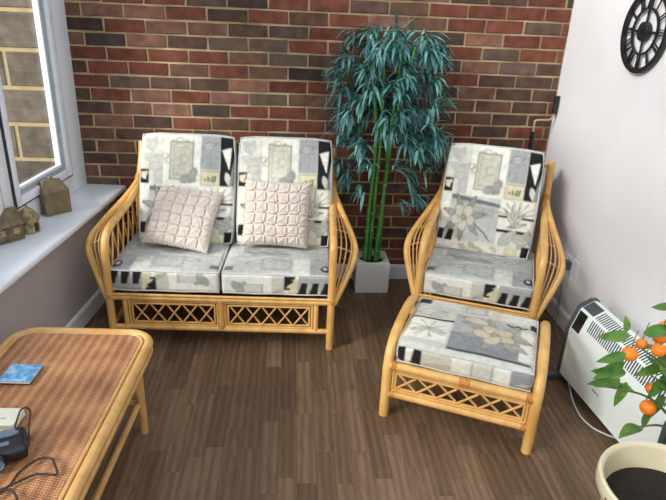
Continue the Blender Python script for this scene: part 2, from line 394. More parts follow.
# roof: rafters and glass
mb = MB()
RAF = np.linspace(-.5, RX-.02, 6)
for xx in RAF: mb.box((xx, YF/2, CEIL+.06), (.07, -YF+.1, .10))
for yy in (-.05, YF*.5, YF): mb.box(((wx0+wx1)/2, yy, CEIL+.06), (wx1-wx0, .10, .10))
ce = tag(mb.build('ceiling', M_pvc, smooth=False), kind='structure')
mb = MB(); mb.box(((wx0+wx1)/2, YF/2, CEIL+.06), (wx1-wx0, -YF, .008)); mb.build('pane', M_glass, ce, smooth=False)

# skirting
def skirt(name, a, b2, n):
    a = Vector(a); b2 = Vector(b2); n = Vector(n); m = MB(); d = (b2 - a)
    prof = [(0,0), (.016,0), (.016,.085), (.011,.095), (.004,.1), (0,.1)]
    vs = []
    for p in (a, b2): vs += [p + n*x + V(0,0,z) for x, z in prof]
    k = len(prof); m._add(vs, [list(range(k)), [k+i for i in range(k)][::-1]] + [[i, k+i, k+(i+1)%k, (i+1)%k] for i in range(k)])
    tag(m.build(name, M_skirt, smooth=False), kind='structure')
skirt('baseboard_back', (.082, -.0015, 0), (RX, -.0015, 0), (0,-1,0))
skirt('baseboard_left', LW(.018, .0005, 0), LW(SL, .0005, 0), N)
skirt('baseboard_right', (RX-.0005, -.018, 0), (RX-.0005, YF, 0), (-1,0,0))

# outside: patio and a block wall
mb = MB(); mb.box((-4.2, -3, -.05), (7.0, 12, .1)); mb.box((2.4, -9, -.05), (6.2, 7, .1)); tag(mb.build('trim_2', M_pat, smooth=False), kind='structure')
mb = MB(); rnd = random.Random(5)
for r in range(0, 13):
    z0 = .2275*0 + .005 + (r - 0)*.2245 - .005; z0 = .677 + (r-3)*.2235; z1 = z0 + .2235
    if z0 < 0: 
        if z1 < .02: continue
        z0 = .0
    for i in range(-2, 12):
        xr = -.579 + (.225 if r % 2 == 0 else 0) - .45*(i-1); xl = xr - .45
        xr2 = min(xr, .3); 
        if xr2 - xl < .03: continue
        c = np.array(rnd.choice([(108,98,88), (98,90,82), (114,104,93), (104,93,84)])) ; col = tuple(float(q) for q in s2l(c)) + (1.0,)
        e = .006; a, b2, c0, c1 = xl+.009, xr2-.009, z0+.010, z1-.010; y1 = .31; y0 = .3
        mb._add([(a, y1, c0), (b2, y1, c0), (b2, y1, c1), (a, y1, c1), (a+e, y0, c0+e), (b2-e, y0, c0+e), (b2-e, y0, c1-e), (a+e, y0, c1-e)],
                [[4,5,6,7], [0,1,5,4], [1,2,6,5], [2,3,7,6], [3,0,4,7]], 0, col)
mb._add([(-5.5,.306,0), (.3,.306,0), (.3,.306,2.95), (-5.5,.306,2.95), (-5.5,.5,0), (.3,.5,0), (.3,.5,2.95), (-5.5,.5,2.95)], [[0,1,2,3],[5,4,7,6],[4,0,3,7],[1,5,6,2],[3,2,6,7],[4,5,1,0]], 1, (1,1,1,1))
M_mortar2 = noise_mat('sandy_mortar', rgb(172,152,110), rgb(186,168,126), 20, .95, .3)
tag(mb.build('wall_outside', [M_block, M_mortar2], smooth=False), kind='structure')
# ------------------------------------------------------------------ printed fabric
class Canvas:
    def __init__(self, w, h, base):
        self.w, self.h = w, h; self.a = np.empty((h, w, 3)); self.a[:] = base
        yy, xx = np.mgrid[0:h, 0:w]; self.X = (xx + .5) / w; self.Y = (yy + .5) / h
    def _p(self, m, c, al=1.0): self.a[m] = self.a[m] * (1-al) + np.array(c) * al; return self
    def rect(self, x0, y0, x1, y1, c, al=1): return self._p((self.X >= x0) & (self.X < x1) & (self.Y >= y0) & (self.Y < y1), c, al)
    def ell(self, x, y, rx, ry, c, rot=0, al=1):
        dx = self.X - x; dy = (self.Y - y); ca, sa = math.cos(rot), math.sin(rot)
        u = (dx*ca + dy*sa) / rx; v = (-dx*sa + dy*ca) / ry
        return self._p(u*u + v*v <= 1, c, al)
    def ring(self, x, y, rx, ry, c, rot=0, t=.12, al=1):
        dx = self.X - x; dy = (self.Y - y); ca, sa = math.cos(rot), math.sin(rot)
        u = (dx*ca + dy*sa) / rx; v = (-dx*sa + dy*ca) / ry; d = np.sqrt(u*u + v*v)
        return self._p((d <= 1) & (d >= 1-t), c, al)
    def poly(self, pts, c, al=1):
        m = np.zeros(self.X.shape, bool); n = len(pts)
        for i in range(n):
            x1, y1 = pts[i]; x2, y2 = pts[(i+1) % n]
            if y1 == y2: continue
            cond = ((self.Y >= min(y1, y2)) & (self.Y < max(y1, y2)))
            m ^= cond & (self.X < (x2-x1)*(self.Y-y1)/(y2-y1) + x1)
        return self._p(m, c, al)
    def line(self, pts, c, w=.006, al=1):
        for (x1, y1), (x2, y2) in zip(pts[:-1], pts[1:]):
            dx, dy = x2-x1, y2-y1; L = dx*dx + dy*dy + 1e-12
            t = np.clip(((self.X-x1)*dx + (self.Y-y1)*dy) / L, 0, 1)
            self._p((self.X-x1-t*dx)**2 + (self.Y-y1-t*dy)**2 <= (w/2)**2, c, al)
        return self
    def frame(self, x0, y0, x1, y1, c, w=.01, al=1):
        return self.line([(x0,y0), (x1,y0), (x1,y1), (x0,y1), (x0,y0)], c, w, al)
    def leaf(self, x, y, L, wd, rot, c, edge=None, al=1):
        """pointed leaf starting at x,y"""
        ca, sa = math.cos(rot), math.sin(rot); up = []; dn = []
        for k in range(9):
            t = k/8; h = wd * math.sin(PI * t**.8) ; px = x + ca*L*t; py = y + sa*L*t
            up.append((px - sa*h, py + ca*h)); dn.append((px + sa*h, py - ca*h))
        self.poly(up + dn[::-1], c, al)
        if edge is not None: self.line(up, edge, .007, .8); self.line(dn, edge, .007, .8); self.line([(x,y), (x+ca*L, y+sa*L)], edge, .005, .7)
        return self
    def mottle(self, amt, seed):
        r = np.random.RandomState(seed); n = r.rand(self.h//6+2, self.w//6+2)
        n = np.kron(n, np.ones((6,6)))[:self.h, :self.w]; n = (n + np.roll(n, 3, 0) + np.roll(n, 3, 1) + np.roll(n, 2, 0)) / 4
        self.a *= (1 + (n[..., None] - .5) * amt); return self
    def flower(self, x, y, r, petal, edge, rot=0):
        for k in range(7):
            a = rot + k*2*PI/7; self.leaf(x + .6*r*math.cos(a+.4), y + .6*r*math.sin(a+.4), r*1.15, r*.2, a+.4, (172,170,162), edge)
        for k in range(5):
            a = rot + k*2*PI/5; cx, cy = x + .5*r*math.cos(a), y + .5*r*math.sin(a)
            self.ell(cx, cy, r*.52, r*.40, petal, a); self.ring(cx, cy, r*.52, r*.40, edge, a, .13, .65)
        self.ell(x, y, r*.2, r*.2, (186,164,138)); self.ring(x, y, r*.22, r*.22, edge, 0, .3, .6); return self
    def soft(self):
        p = np.pad(self.a, ((1,1),(1,1),(0,0)), mode='edge'); h, w = self.h, self.w
        self.a = sum(p[i:i+h, j:j+w] * k for i, j, k in ((0,0,1),(0,1,2),(0,2,1),(1,0,2),(1,1,4),(1,2,2),(2,0,1),(2,1,2),(2,2,1))) / 16; return self
    def sample(self, u, v):
        x = int(min(max(u, 0), .9999) * self.w); y = int(min(max(v, 0), .9999) * self.h); return self.a[y, x]

WH = (238,236,229); LG = (216,215,209); MG = (196,197,198); GR = (168,170,174); DG = (120,124,130); BK = (34,35,37); CR = (222,213,186); EDG = (112,112,110); BE = (206,201,188)
def tri_leafs(c, x0, y0, x1, y1, n, flip=False):
    c.rect(x0, y0, x1, y1, GR); w = (x1-x0)/n
    for i in range(n):
        a = x0 + i*w
        c.poly([(a, y1), (a+w*.78, y1), (a+w*.98, y0), (a+w*.42, y0)], BK)
        c.poly([(a+w*.80, y1), (a+w*1.0, y1), (a+w*.99, y0), (a+w*.93, y0)], CR)

def back_canvas():
    c = Canvas(230, 250, LG)
    # top band
    c.rect(0, 0, .25, .47, (222,220,214)); c.rect(.16, .2, .27, .47, (200,200,196))
    for (x, y, r, L) in ((.06,.06,.9,.16), (.18,.05,1.9,.15), (.05,.2,.5,.17), (.2,.22,2.2,.16), (.12,.3,.2,.13)): c.leaf(x, y, L, .035, r, (206,205,199), (176,176,171))
    c.rect(.01, .34, .11, .46, BK); c.leaf(.03, .36, .09, .03, .9, CR); c.leaf(.10, .35, .08, .02, 2.2, CR)
    c.rect(.26, 0, .64, .48, WH); c.rect(.33, .09, .56, .42, (212,210,197)); c.frame(.33, .09, .56, .42, (150,150,142), .012); c.frame(.365, .14, .53, .38, (186,184,172), .007)
    for (x, y) in ((.28,.22), (.31,.25), (.36,.1), (.42,.08), (.49,.1)): c.ring(x, y, .035, .03, (176,174,160), 0, .25)
    c.ring(.47, .24, .05, .04, (182,180,168), .4, .22); c.line([(.40,.3), (.50,.28)], (188,186,176), .01)
    c.ell(.52, .41, .08, .04, (160,161,158), .1); c.ell(.57, .36, .04, .05, (168,168,165), .5); c.ell(.48, .43, .05, .025, (172,172,168))
    c.rect(.64, .03, .83, .33, GR)
    for i in range(5): c.rect(.64 + i*.04, .03, .655 + i*.04, .33, (174,176,178))
    c.leaf(.66, .14, .14, .035, -.3, (192,193,192), DG)
    c.rect(.64, .34, .84, .47, CR); c.frame(.645, .345, .835, .465, (168,160,132), .006)
    c.ell(.69, .418, .008, .010, (80,76,66)); c.line([(.72,.395), (.72,.43)], (56,54,50), .008); c.line([(.745,.40), (.75,.43), (.765,.425)], (80,76,68), .006); c.line([(.77,.385), (.768,.435)], (60,58,52), .007); c.line([(.795,.385), (.785,.44)], (50,48,44), .009)
    c.rect(.84, .03, 1, .47, BK); c.poly([(.85,.15), (.96,.12), (.93,.33)], WH); c.leaf(.9, .34, .14, .03, 1.3, LG); c.poly([(.96,.3), (1,.2), (1,.47), (.93,.47)], (150,152,152)); c.rect(.84, .03, .9, .09, BK)
    # second band
    c.rect(0, .47, .14, .80, (234,232,226)); c.poly([(.12,.48), (.62,.53), (.62,.58), (.12,.52)], DG); c.poly([(.12,.52), (.62,.56), (.62,.88), (.1,.88)], MG)
    for i in range(12): c.line([(.34 + i*.02, .57), (.33 + i*.022, .66)], (150,152,154), .006)
    c.flower(.27, .68, .13, BE, (104,102,98), .3)
    c.line([(.38,.72), (.5,.80), (.56,.86)], (96,96,94), .01)
    c.rect(.62, .47, 1, .74, (236,234,226)); 
    for k in range(8): c.line([(.80, .62), (.80 + .2*math.cos(-.3 - k*.38), .62 + .14*math.sin(-.3 - k*.38))], (150,148,130), .007)
    c.rect(.62, .62, 1, .635, (64,64,62))
    for k in range(5): c.leaf(.72 + k*.02, .72, .2, .018, -.25 - k*.5, (216,214,206), (134,132,124))
    c.rect(.62, .745, .96, .765, (30,30,31)); c.rect(.62, .765, 1, .9, (224,222,214))
    c.leaf(.66, .88, .22, .05, -.7, (196,196,192), (150,150,146)); c.leaf(.86, .9, .2, .05, -1.1, (190,190,186), (150,150,146)); c.leaf(.78, .8, .2, .04, .2, (200,200,196), (156,156,150))
    # lower band
    tri_leafs(c, 0, .80, .2, .90, 2)
    c.rect(0, .90, 1, .98, (228,226,216)); c.rect(.72, .9, .86, .98, CR); c.rect(.9, .88, 1, .98, BK)
    for (x, y) in ((.3,.94), (.4,.92), (.48,.95), (.62,.93)): c.ell(x, y, .04, .02, (206,192,166), .4); c.ring(x, y, .04, .02, (160,150,128), .4, .2)
    c.rect(0, .98, 1, 1.01, GR)
    return c.mottle(.10, 2)

def seat_top_canvas():
    c = Canvas(220, 200, MG)
    c.rect(0, 0, .35, .35, (172,173,174)); c.rect(.35, 0, .7, .3, (190,191,191)); c.rect(.7, .05, 1, .4, (178,180,180))
    c.rect(.15, .3, .6, .62, (164,166,168)); c.rect(.6, .4, 1, .66, (176,178,180)); c.rect(0, .35, .15, .7, (198,198,196))
    c.rect(0, .62, .34, 1, (182,184,184)); c.rect(.34, .66, .64, .94, (176,177,176)); c.rect(.64, .7, .8, 1, (208,208,204)); c.rect(.8, .66, 1, 1, (160,163,168))
    for (x, y, r) in ((.1,.1,.3), (.2,.2,.1), (.3,.45,-.2), (.45,.42,.3), (.55,.2,.2), (.7,.5,-.3), (.1,.55,.4), (.2,.8,-.4), (.85,.8,.4), (.75,.2,.5)):
        c.leaf(x, y, .2, .04, r, (188,188,186), (134,135,136))
    for i in range(9): c.line([(.18 + i*.045, .50 + .02*(i % 3)), (.26 + i*.045, .56)], (120,122,124), .012)
    c.frame(.36, .70, .62, .90, (150,150,148), .01); c.line([(.12,.33), (.6,.31), (.98,.42)], (120,122,126), .008); c.line([(.7,.24), (1,.28)], (70,70,72), .010)
    c.rect(0, .86, .10, .93, (60,62,64), .6); c.ell(.95, .86, .05, .07, BK); c.ell(.94, .85, .02, .04, MG)
    return c.mottle(.14, 4)

def seat_front_canvas():
    """white with a grey bottle drawing left, black and cream leaves right"""
    c = Canvas(240, 60, WH)
    c.rect(0, 0, .45, 1, (234,233,228)); c.rect(.0, 0, .1, 1, (226,225,220))
    c.ell(.16, .62, .06, .2, (160,163,162)); c.ell(.12, .5, .03, .16, (168,170,170)); c.ell(.21, .56, .03, .2, (174,175,174)); c.rect(.14, .7, .19, .96, (176,177,176))
    c.frame(.2, .5, .37, 1.05, (162,164,164), .018); c.rect(.21, .54, .36, 1, (206,207,204))
    c.rect(.46, 0, .58, 1, (204,202,192)); c.leaf(.48, .95, .5, .03, -1.3, (190,188,178), EDG)
    c.rect(.57, .06, .67, .72, BK); c.leaf(.59, .66, .6, .035, -1.25, CR); c.leaf(.63, .2, .45, .02, 1.2, CR)
    c.poly([(.67,.1), (.76,.5), (.70,.9), (.6,.95)], (214,206,178))
    c.rect(.70, 0, 1, .42, GR); tri_leafs(c, .69, .36, 1, 1.01, 3)
    return c.mottle(.08, 6)

def otto_canvas():
    c = Canvas(230, 190, (206,206,202))
    c.rect(0, 0, .25, .22, MG); c.rect(0, .02, .12, .16, BK); c.rect(.12, .02, .38, .2, (206,207,204)); c.rect(.38, .04, .6, .24, (196,196,190)); c.rect(.60, .02, 1, .22, (224,222,214)); c.frame(.42,.06,.58,.22,(166,164,156),.01); c.rect(.62,.04,.7,.3,(214,208,190))
    c.rect(.0, .2, .38, .46, (198,198,192)); c.leaf(.05, .36, .24, .06, -.15, (208,205,194), EDG); c.leaf(.16, .42, .2, .05, -.6, (190,190,184), EDG); c.rect(.3, .22, .4, .4, BE)
    c.rect(0, .46, .36, .485, BK); c.rect(0, .485, .34, .86, (230,228,220))
    for k in range(9): c.line([(.19, .66), (.19 + .17*math.cos(k*.7), .66 + .15*math.sin(k*.7))], (140,140,132), .007)
    c.leaf(.19, .66, .15, .03, .4, (206,204,196), EDG); c.leaf(.19, .66, .15, .03, 2.6, (206,204,196), EDG)
    c.rect(.36, .28, .97, .92, (174,176,179)); c.rect(.36, .64, .90, .9, (140,143,150))
    for i in range(16): c.line([(.40 + i*.02, .66 + .03*(i % 3)), (.44 + i*.022, .8)], (160,164,170), .006)
    c.rect(.87, .3, .99, .88, (226,226,222)); c.rect(.86, .3, .97, .38, (206,205,198)); c.rect(.36, .90, .96, .925, (60,62,66))
    c.flower(.68, .56, .17, (206,194,174), (128,120,110), .5); c.ell(.52, .36, .11, .07, (206,198,184), .3); c.ring(.52, .36, .11, .07, (120,114,106), .3, .1); c.leaf(.8, .5, .16, .04, .35, (178,176,166), EDG); c.leaf(.8, .66, .16, .035, .6, (178,176,166), EDG)
    c.line([(.76,.30), (.80,.34), (.84,.29), (.87,.33), (.90,.3)], (44,44,44), .016)
    c.rect(.93, .2, 1, .3, BK)
    return c.mottle(.10, 8)
def otto_front_canvas():
    c = Canvas(230, 60, (222,221,214)); c.rect(0, 0, .2, 1, (234,232,226))
    c.poly([(.01,.1), (.08,.0), (.08,.95), (.02,.8)], BK); c.poly([(.14,.05), (.2,.1), (.2,1), (.12,.9)], BK)
    c.rect(.2, 0, .42, 1, BE); c.leaf(.24, .8, .3, .08, -.9, (192,189,176), EDG); c.rect(.42, 0, .56, 1, (228,226,216)); c.rect(.56, 0, .72, 1, (212,211,204)); c.frame(.57, .1, .71, .9, (170,169,162), .012)
    c.rect(.72, 0, .86, 1, (232,231,226)); c.rect(.84, 0, 1, 1, (150,153,160)); c.leaf(.86, .8, .3, .04, -1.0, (196,196,190), EDG)
    return c.mottle(.08, 9)
def side_canvas():
    c = Canvas(120, 60, (176,178,180)); c.rect(.3, 0, .6, 1, (206,205,200)); c.rect(.75, .2, .95, 1, (60,62,64)); c.leaf(.35, .8, .4, .08, -.5, LG, EDG)
    return c.mottle(.12, 11)
CV = dict(back=back_canvas(), top=seat_top_canvas(), front=seat_front_canvas(), otop=otto_canvas(), ofront=otto_front_canvas(), side=side_canvas())

for c_ in CV.values():
    c_.soft().soft(); c_.a *= np.array((.945, .938, .915))
def cushion(name, size, parent, M, loc, faces, res=(70, 60, 14), rnd_=.035, puff=.02, flip=False, seed=0, wob=.004, pipe=True, label=None, cat='cushion', group=None, corner=0.0):
    """rounded box cushion; faces maps '+z','-y',... to a canvas. M rotates it, loc places its centre"""
    sx, sy, sz = size; r = rnd_; rr = random.Random(seed)
    ph = [rr.uniform(0, 6.28) for _ in range(6)]
    nx, ny, nz = res; verts = []; faces_l = []; cols = []; key = {}
    def put(p):
        k = (round(p[0], 5), round(p[1], 5), round(p[2], 5))
        if k in key: return key[k]
        x, y, z = p
        q = V(x, y, z); inner = V(max(-sx/2+r, min(sx/2-r, x)), max(-sy/2+r, min(sy/2-r, y)), max(-sz/2+r, min(sz/2-r, z)))
        d = q - inner
        if d.length > 1e-9: q = inner + d.normalized() * min(r, max(abs(d.x), abs(d.y), abs(d.z)) )
        fx = 1 - (2*x/sx)**2; fy = 1 - (2*y/sy)**2
        k2 = max(0, fx)**.5 * max(0, fy)**.5
        w = wob * (math.sin(9*x/sx*2 + ph[0]) * math.sin(7*y/sy + ph[1]) + .6*math.sin(15*y/sy*1.3 + 11*x/sx + ph[2]))
        q.z += (z / (sz/2)) * (puff * k2) + w * (.3 + .7*k2) * (1 if z > 0 else -.5)
        cz = corner * (max(0, abs(2*x/sx) - .6) * max(0, abs(2*y/sy) - .6)); q.x -= math.copysign(cz, x) ; q.y -= math.copysign(cz, y)
        key[k] = len(verts); verts.append(M @ q + Vector(loc)); return key[k]
    def lin(n):     # denser towards the rims so the roundness reads
        return [ -1 + 2*i/n for i in range(n+1)]
    def face(ax, sgn, nu, nv, cv):
        for i in range(nu):
            for j in range(nv):
                ids = []; cc = []
                for (a, b2) in ((i, j), (i+1, j), (i+1, j+1), (i, j+1)):
                    u, v = a/nu, b2/nv
                    if ax == 'z': p = (sx*(u-.5), sy*(.5-v), sgn*sz/2)
                    elif ax == 'y': p = (sx*(u-.5), sgn*sy/2, sz*(.5-v))
                    else: p = (sgn*sx/2, sy*(u-.5), sz*(.5-v))
                    ids.append(put(p))
                    uu = 1-u if flip else u
                    if flip and ax == 'y': v = 1-v
                    cc.append(s2l(cv.sample(uu*.998+.001, v*.998+.001)))
                if sgn < 0 and ax in 'z' or sgn > 0 and ax == 'y' or sgn < 0 and ax == 'x': ids = ids[::-1]; cc = cc[::-1]
                faces_l.append(ids); cols.append(cc)
    face('z', 1, nx, ny, faces.get('+z', CV['side'])); face('z', -1, max(6, nx), max(6, ny), faces.get('-z', CV['side']))
    face('y', -1, nx, nz, faces.get('-y', CV['side'])); face('y', 1, nx, nz, faces.get('+y', CV['side']))
    face('x', -1, ny, nz, faces.get('-x', CV['side'])); face('x', 1, ny, nz, faces.get('+x', CV['side']))
    me = bpy.data.meshes.new(name); me.from_pydata([tuple(v) for v in verts], [], faces_l); me.materials.append(M_print)
    at = me.color_attributes.new('tint', 'FLOAT_COLOR', 'CORNER')
    arr = []
    for cc in cols:
        for c in cc: arr += [float(c[0]), float(c[1]), float(c[2]), 1.0]
    at.data.foreach_set('color', arr)
    bm = bmesh.new(); bm.from_mesh(me); bmesh.ops.recalc_face_normals(bm, faces=bm.faces); bm.to_mesh(me); bm.free()
    me.polygons.foreach_set('use_smooth', [True]*len(me.polygons)); me.update()
    o = bpy.data.objects.new(name, me); COL.objects.link(o)
    tag(o, label, cat, group)
    if pipe:      # corded seams round the upper and lower rim
        for zz in (1, -1):
            pts = []; e = r*.30
            hx, hy, hz = sx/2-e, sy/2-e, zz*(sz/2-e)
            for (xa, ya, xb, yb, n) in ((-hx, -hy, hx, -hy, 16), (hx, -hy, hx, hy, 12), (hx, hy, -hx, hy, 16), (-hx, hy, -hx, -hy, 12)):
                for i in range(n):
                    t = i/n; x, y = xa+(xb-xa)*t, ya+(yb-ya)*t
                    cz = corner * (max(0, abs(2*x/sx) - .6) * max(0, abs(2*y/sy) - .6)); x -= math.copysign(cz, x); y -= math.copysign(cz, y)
                    pts.append(M @ V(x, y, hz + .002*zz + wob*.5*math.sin(i*.9+ph[3])) + Vector(loc))
            pts.append(pts[0]); MB().tube(pts, .0042, 6, cap=False).build('piping', M_piping, o)
    return o

# ------------------------------------------------------------------ cane seats
def bind(p, d, r, n, w, root):
    """wound strip: one ribbed sleeve"""
    d = Vector(d).normalized(); p = Vector(p); pts = []; k = n*4
    for i in range(k+1): pts.append(p + d * (i/k - .5) * n * w)
    MB().tube(pts, lambda t: r * (1.0 + .10*abs(math.sin(PI*t*n))), 10).build('binding', M_caned, root)

def poly_at(P, t):
    L = [0]
    for a, b2 in zip(P[:-1], P[1:]): L.append(L[-1] + (b2-a).length)
    x = t * L[-1]
    for i in range(len(P)-1):
        if L[i+1] >= x: return P[i].lerp(P[i+1], (x-L[i]) / max(1e-9, L[i+1]-L[i]))
    return P[-1]

def x_lattice(mb, x0, x1, z0, z1, n, y, r=.0048, lean=1.0):
    w = (x1-x0)/n
    for i in range(n):
        a, b2 = x0 + (i+.06)*w, x0 + (i+.94)*w
        mb.tube([(a, y-.004, z0), (b2, y-.004, z1)], r, 6); mb.tube([(a, y+.004, z1), (b2, y+.004, z0)], r, 6)

INNER = [(.0,.775,.890), (.0,.73,.79), (0,.635,.69), (0,.45,.633), (0,.22,.615), (0,.105,.607), (0,.036,.582), (0,.008,.525), (0,.0,.42), (0,0,.29), (0,0,.14), (0,0,0)]
OUTER = [(.0,.65,.70), (.020,.54,.660), (.054,.40,.615), (.090,.25,.573), (.112,.14,.535), (.109,.086,.490), (.085,.060,.42), (.050,.032,.342), (.012,.004,.262)]
def cane_seat(name, label, cat, loc, rz, hw, nseat, flare=1.0):
    root = thing(name, label, cat, loc, rz)
    for s in (-1, 1):
        f = lambda p: V(s*(hw + p[0]*flare), p[1], p[2])
        ip = [f(p) for p in INNER]; op = [f(p) for p in OUTER]
        MB().tube(ip, lambda t: .0200 + .004*max(0, 1-t*4), 10, smooth=8).build('arm_pole', M_cane, root)
        MB().tube(op, .0180, 10, smooth=8).build('outer_arm_pole', M_cane, root)
        MB().tube([V(s*hw, .60, 0), V(s*hw, .60, .3), V(s*hw, .615, .69)], .017, 10).build('leg', M_cane, root)
        bind(f((0,.645,.70)), (0,.65,.75), .0225, 6, .009, root); bind(f((0,0,.275)), (0,0,1), .0205, 4, .006, root)
        IP = catmull([f(p) for p in INNER[2:10]], 8); OP = catmull(op, 8)
        for t_ in (.26, .50, .74):
            pts = []
            for i in range(15):
                u = .05 + .90*i/14; pts.append(poly_at(IP, u).lerp(poly_at(OP, u), t_) + V(s*.012*math.sin(PI*u), 0, 0))
            MB().tube(pts, .0040, 6, smooth=3).build('spindle', M_spin, root)
        for u in (.34, .52, .68):
            a, b2 = poly_at(IP, u), poly_at(OP, u); m_ = (a+b2)/2 + V(s*.012*math.sin(PI*u), 0, 0); MB().tube([a, m_, b2], .0036, 6).build('cross_tie', M_spin, root)
        # side lattice below the arm pole
        lt = MB(); n = 6
        for i in range(n):
            for d in (-1, 1):
                ya = .05 + (i+.5)/n*.52 - d*.05; yb = ya + d*.10
                def top(y): return .606 + max(0, y-.10)*.06 + max(0, y-.42)*.3
                lt.tube([V(s*(hw-.002*d), ya, .33), V(s*(hw-.006*d), (ya+yb)/2, .48), V(s*(hw-.002*d), yb, top(yb))], .0048, 6)
        lt.build('side_lattice', M_spin, root)
        for z_, r_ in ((.285, .016), (.105, .013)):
            MB().tube([V(s*hw, .01, z_), V(s*hw, .60, z_)], r_, 10).build('seat_rail' if z_ > .2 else 'stretcher', M_cane, root)
        MB().tube([V(s*(hw-.075), 0, .1), V(s*(hw-.075), 0, .285)], .013, 10).build('front_post', M_cane, root)
    # front, rear rails
    MB().tube([V(-hw, 0, .272), V(hw, 0, .272)], .0165, 10).build('seat_rail', M_cane, root); MB().tube([V(-hw+.01, -.012, .293), V(hw-.01, -.012, .293)], .007, 8).build('edge_strip', M_cane, root)
    MB().tube([V(-hw, 0, .102), V(hw, 0, .102)], .0145, 10).build('stretcher', M_cane, root)
    MB().tube([V(-hw, .60, .285), V(hw, .60, .285)], .016, 10).build('seat_rail', M_cane, root)
    MB().tube([V(-hw, .60, .105), V(hw, .60, .105)], .013, 10).build('stretcher', M_cane, root)
    for y_ in (.15, .30, .45): MB().tube([V(-hw, y_, .275), V(hw, y_, .275)], .009, 8).build('seat_slat', M_cane, root)
    MB().tube([V(-hw, .768, .872), V(hw, .768, .872)], .015, 10).build('back_rail', M_cane, root)
    nb = 4*nseat + 1
    for i in range(nb):
        x = -hw + .06 + (2*hw - .12)*i/(nb-1); MB().tube([V(x, .60, .285), V(x, .66, .55), V(x, .762, .87)], .0075, 8, smooth=4).build('back_spindle', M_spin, root)
    # lattice panels
    xs = [-(hw-.075)] + ([0.0] if nseat == 2 else []) + [hw-.075]
    if nseat == 2:
        MB().tube([V(0, 0, .1), V(0, 0, .285)], .015, 10).build('front_post', M_cane, root)
        bind((0,0,.26), (0,0,1), .017, 3, .006, root); bind((0,0,.118), (0,0,1), .017, 3, .006, root)
    for a, b2 in zip(xs[:-1], xs[1:]):
        a += .016; b2 -= .016; fm = MB()
        for k, (e, r_) in enumerate(((.004, .0065), (.018, .0055))):
            zz0, zz1 = .116+e, .257-e
            fm.tube([V(a+e, 0, zz0), V(b2-e, 0, zz0)], r_, 8); fm.tube([V(a+e, 0, zz1), V(b2-e, 0, zz1)], r_, 8)
            fm.tube([V(a+e, 0, zz0), V(a+e, 0, zz1)], r_, 8); fm.tube([V(b2-e, 0, zz0), V(b2-e, 0, zz1)], r_, 8)
        fo = fm.build('lattice_panel', M_cane, root)
        lt = MB(); x_lattice(lt, a+.022, b2-.022, .138, .235, 5, 0); lt.build('lattice', M_spin, fo)
    return root

def world_of(loc, rz, M, p):
    """place in a seat's frame -> rotation matrix and world point"""
    R = Matrix.Rotation(rz, 3, 'Z'); return R @ M, R @ Vector(p) + Vector(loc)

SOFA = (V(.802, -.842, 0), math.radians(-2.8)); CHAIR = (V(2.095, -.905, 0), math.radians(-21.5)); OTTO = (V(1.855, -1.532, 0), math.radians(-24))
cane_seat('cane_sofa', 'two-seater golden cane sofa with basket arms against the brick wall', 'sofa', *SOFA, .56, 2)
cane_seat('cane_armchair', 'golden cane armchair with basket arms angled in front of the white wall', 'armchair', *CHAIR, .292, 1, .86)

I3 = Matrix.Identity(3)
SG = 'patterned seat cushions'; BG = 'patterned back cushions'
def seat_cushion(frame, cx, label, flip, seed):
    M, p = world_of(*frame, I3, (cx, .262, .362))
    f = {'+z': CV['top'], '-y': CV['front']}
    cushion('seat_cushion', (.555, .52, .116), None, M, p, f, (100, 80, 26), .022, .014, flip, seed, .003, True, label, 'cushion', SG)
def back_cushion(frame, cx, label, seed):
    tilt = math.radians(90 - 22)
    Mt = Matrix.Rotation(tilt, 3, 'X')          # local z -> towards the sitter, local y -> up the back
    M, p = world_of(*frame, Mt, (cx, .525, .682))
    f = {'+z': CV['back'], '-z': CV['side'], '+y': CV['side'], '-y': CV['side']}
    cushion('back_cushion', (.532, .62, .145), None, M, p, f, (130, 140, 14), .034, .022, False, seed, .007, True, label, 'cushion', BG, corner=.06)
seat_cushion(SOFA, -.283, 'patterned sofa seat cushion at the window end, below the tilted scatter cushion', True, 1)
seat_cushion(SOFA, .279, 'patterned sofa seat cushion at the end nearest the tall potted bamboo', False, 2)
back_cushion(SOFA, -.245, 'patterned sofa back cushion behind the tilted scatter cushion, nearest the window', 3)
back_cushion(SOFA, .290, 'patterned sofa back cushion behind the upright scatter cushion, nearest the bamboo', 4)
seat_cushion(CHAIR, 0, 'patterned seat cushion of the single armchair, behind the footstool', False, 5)
back_cushion(CHAIR, -.016, 'patterned back cushion of the single armchair, fully uncovered', 6)

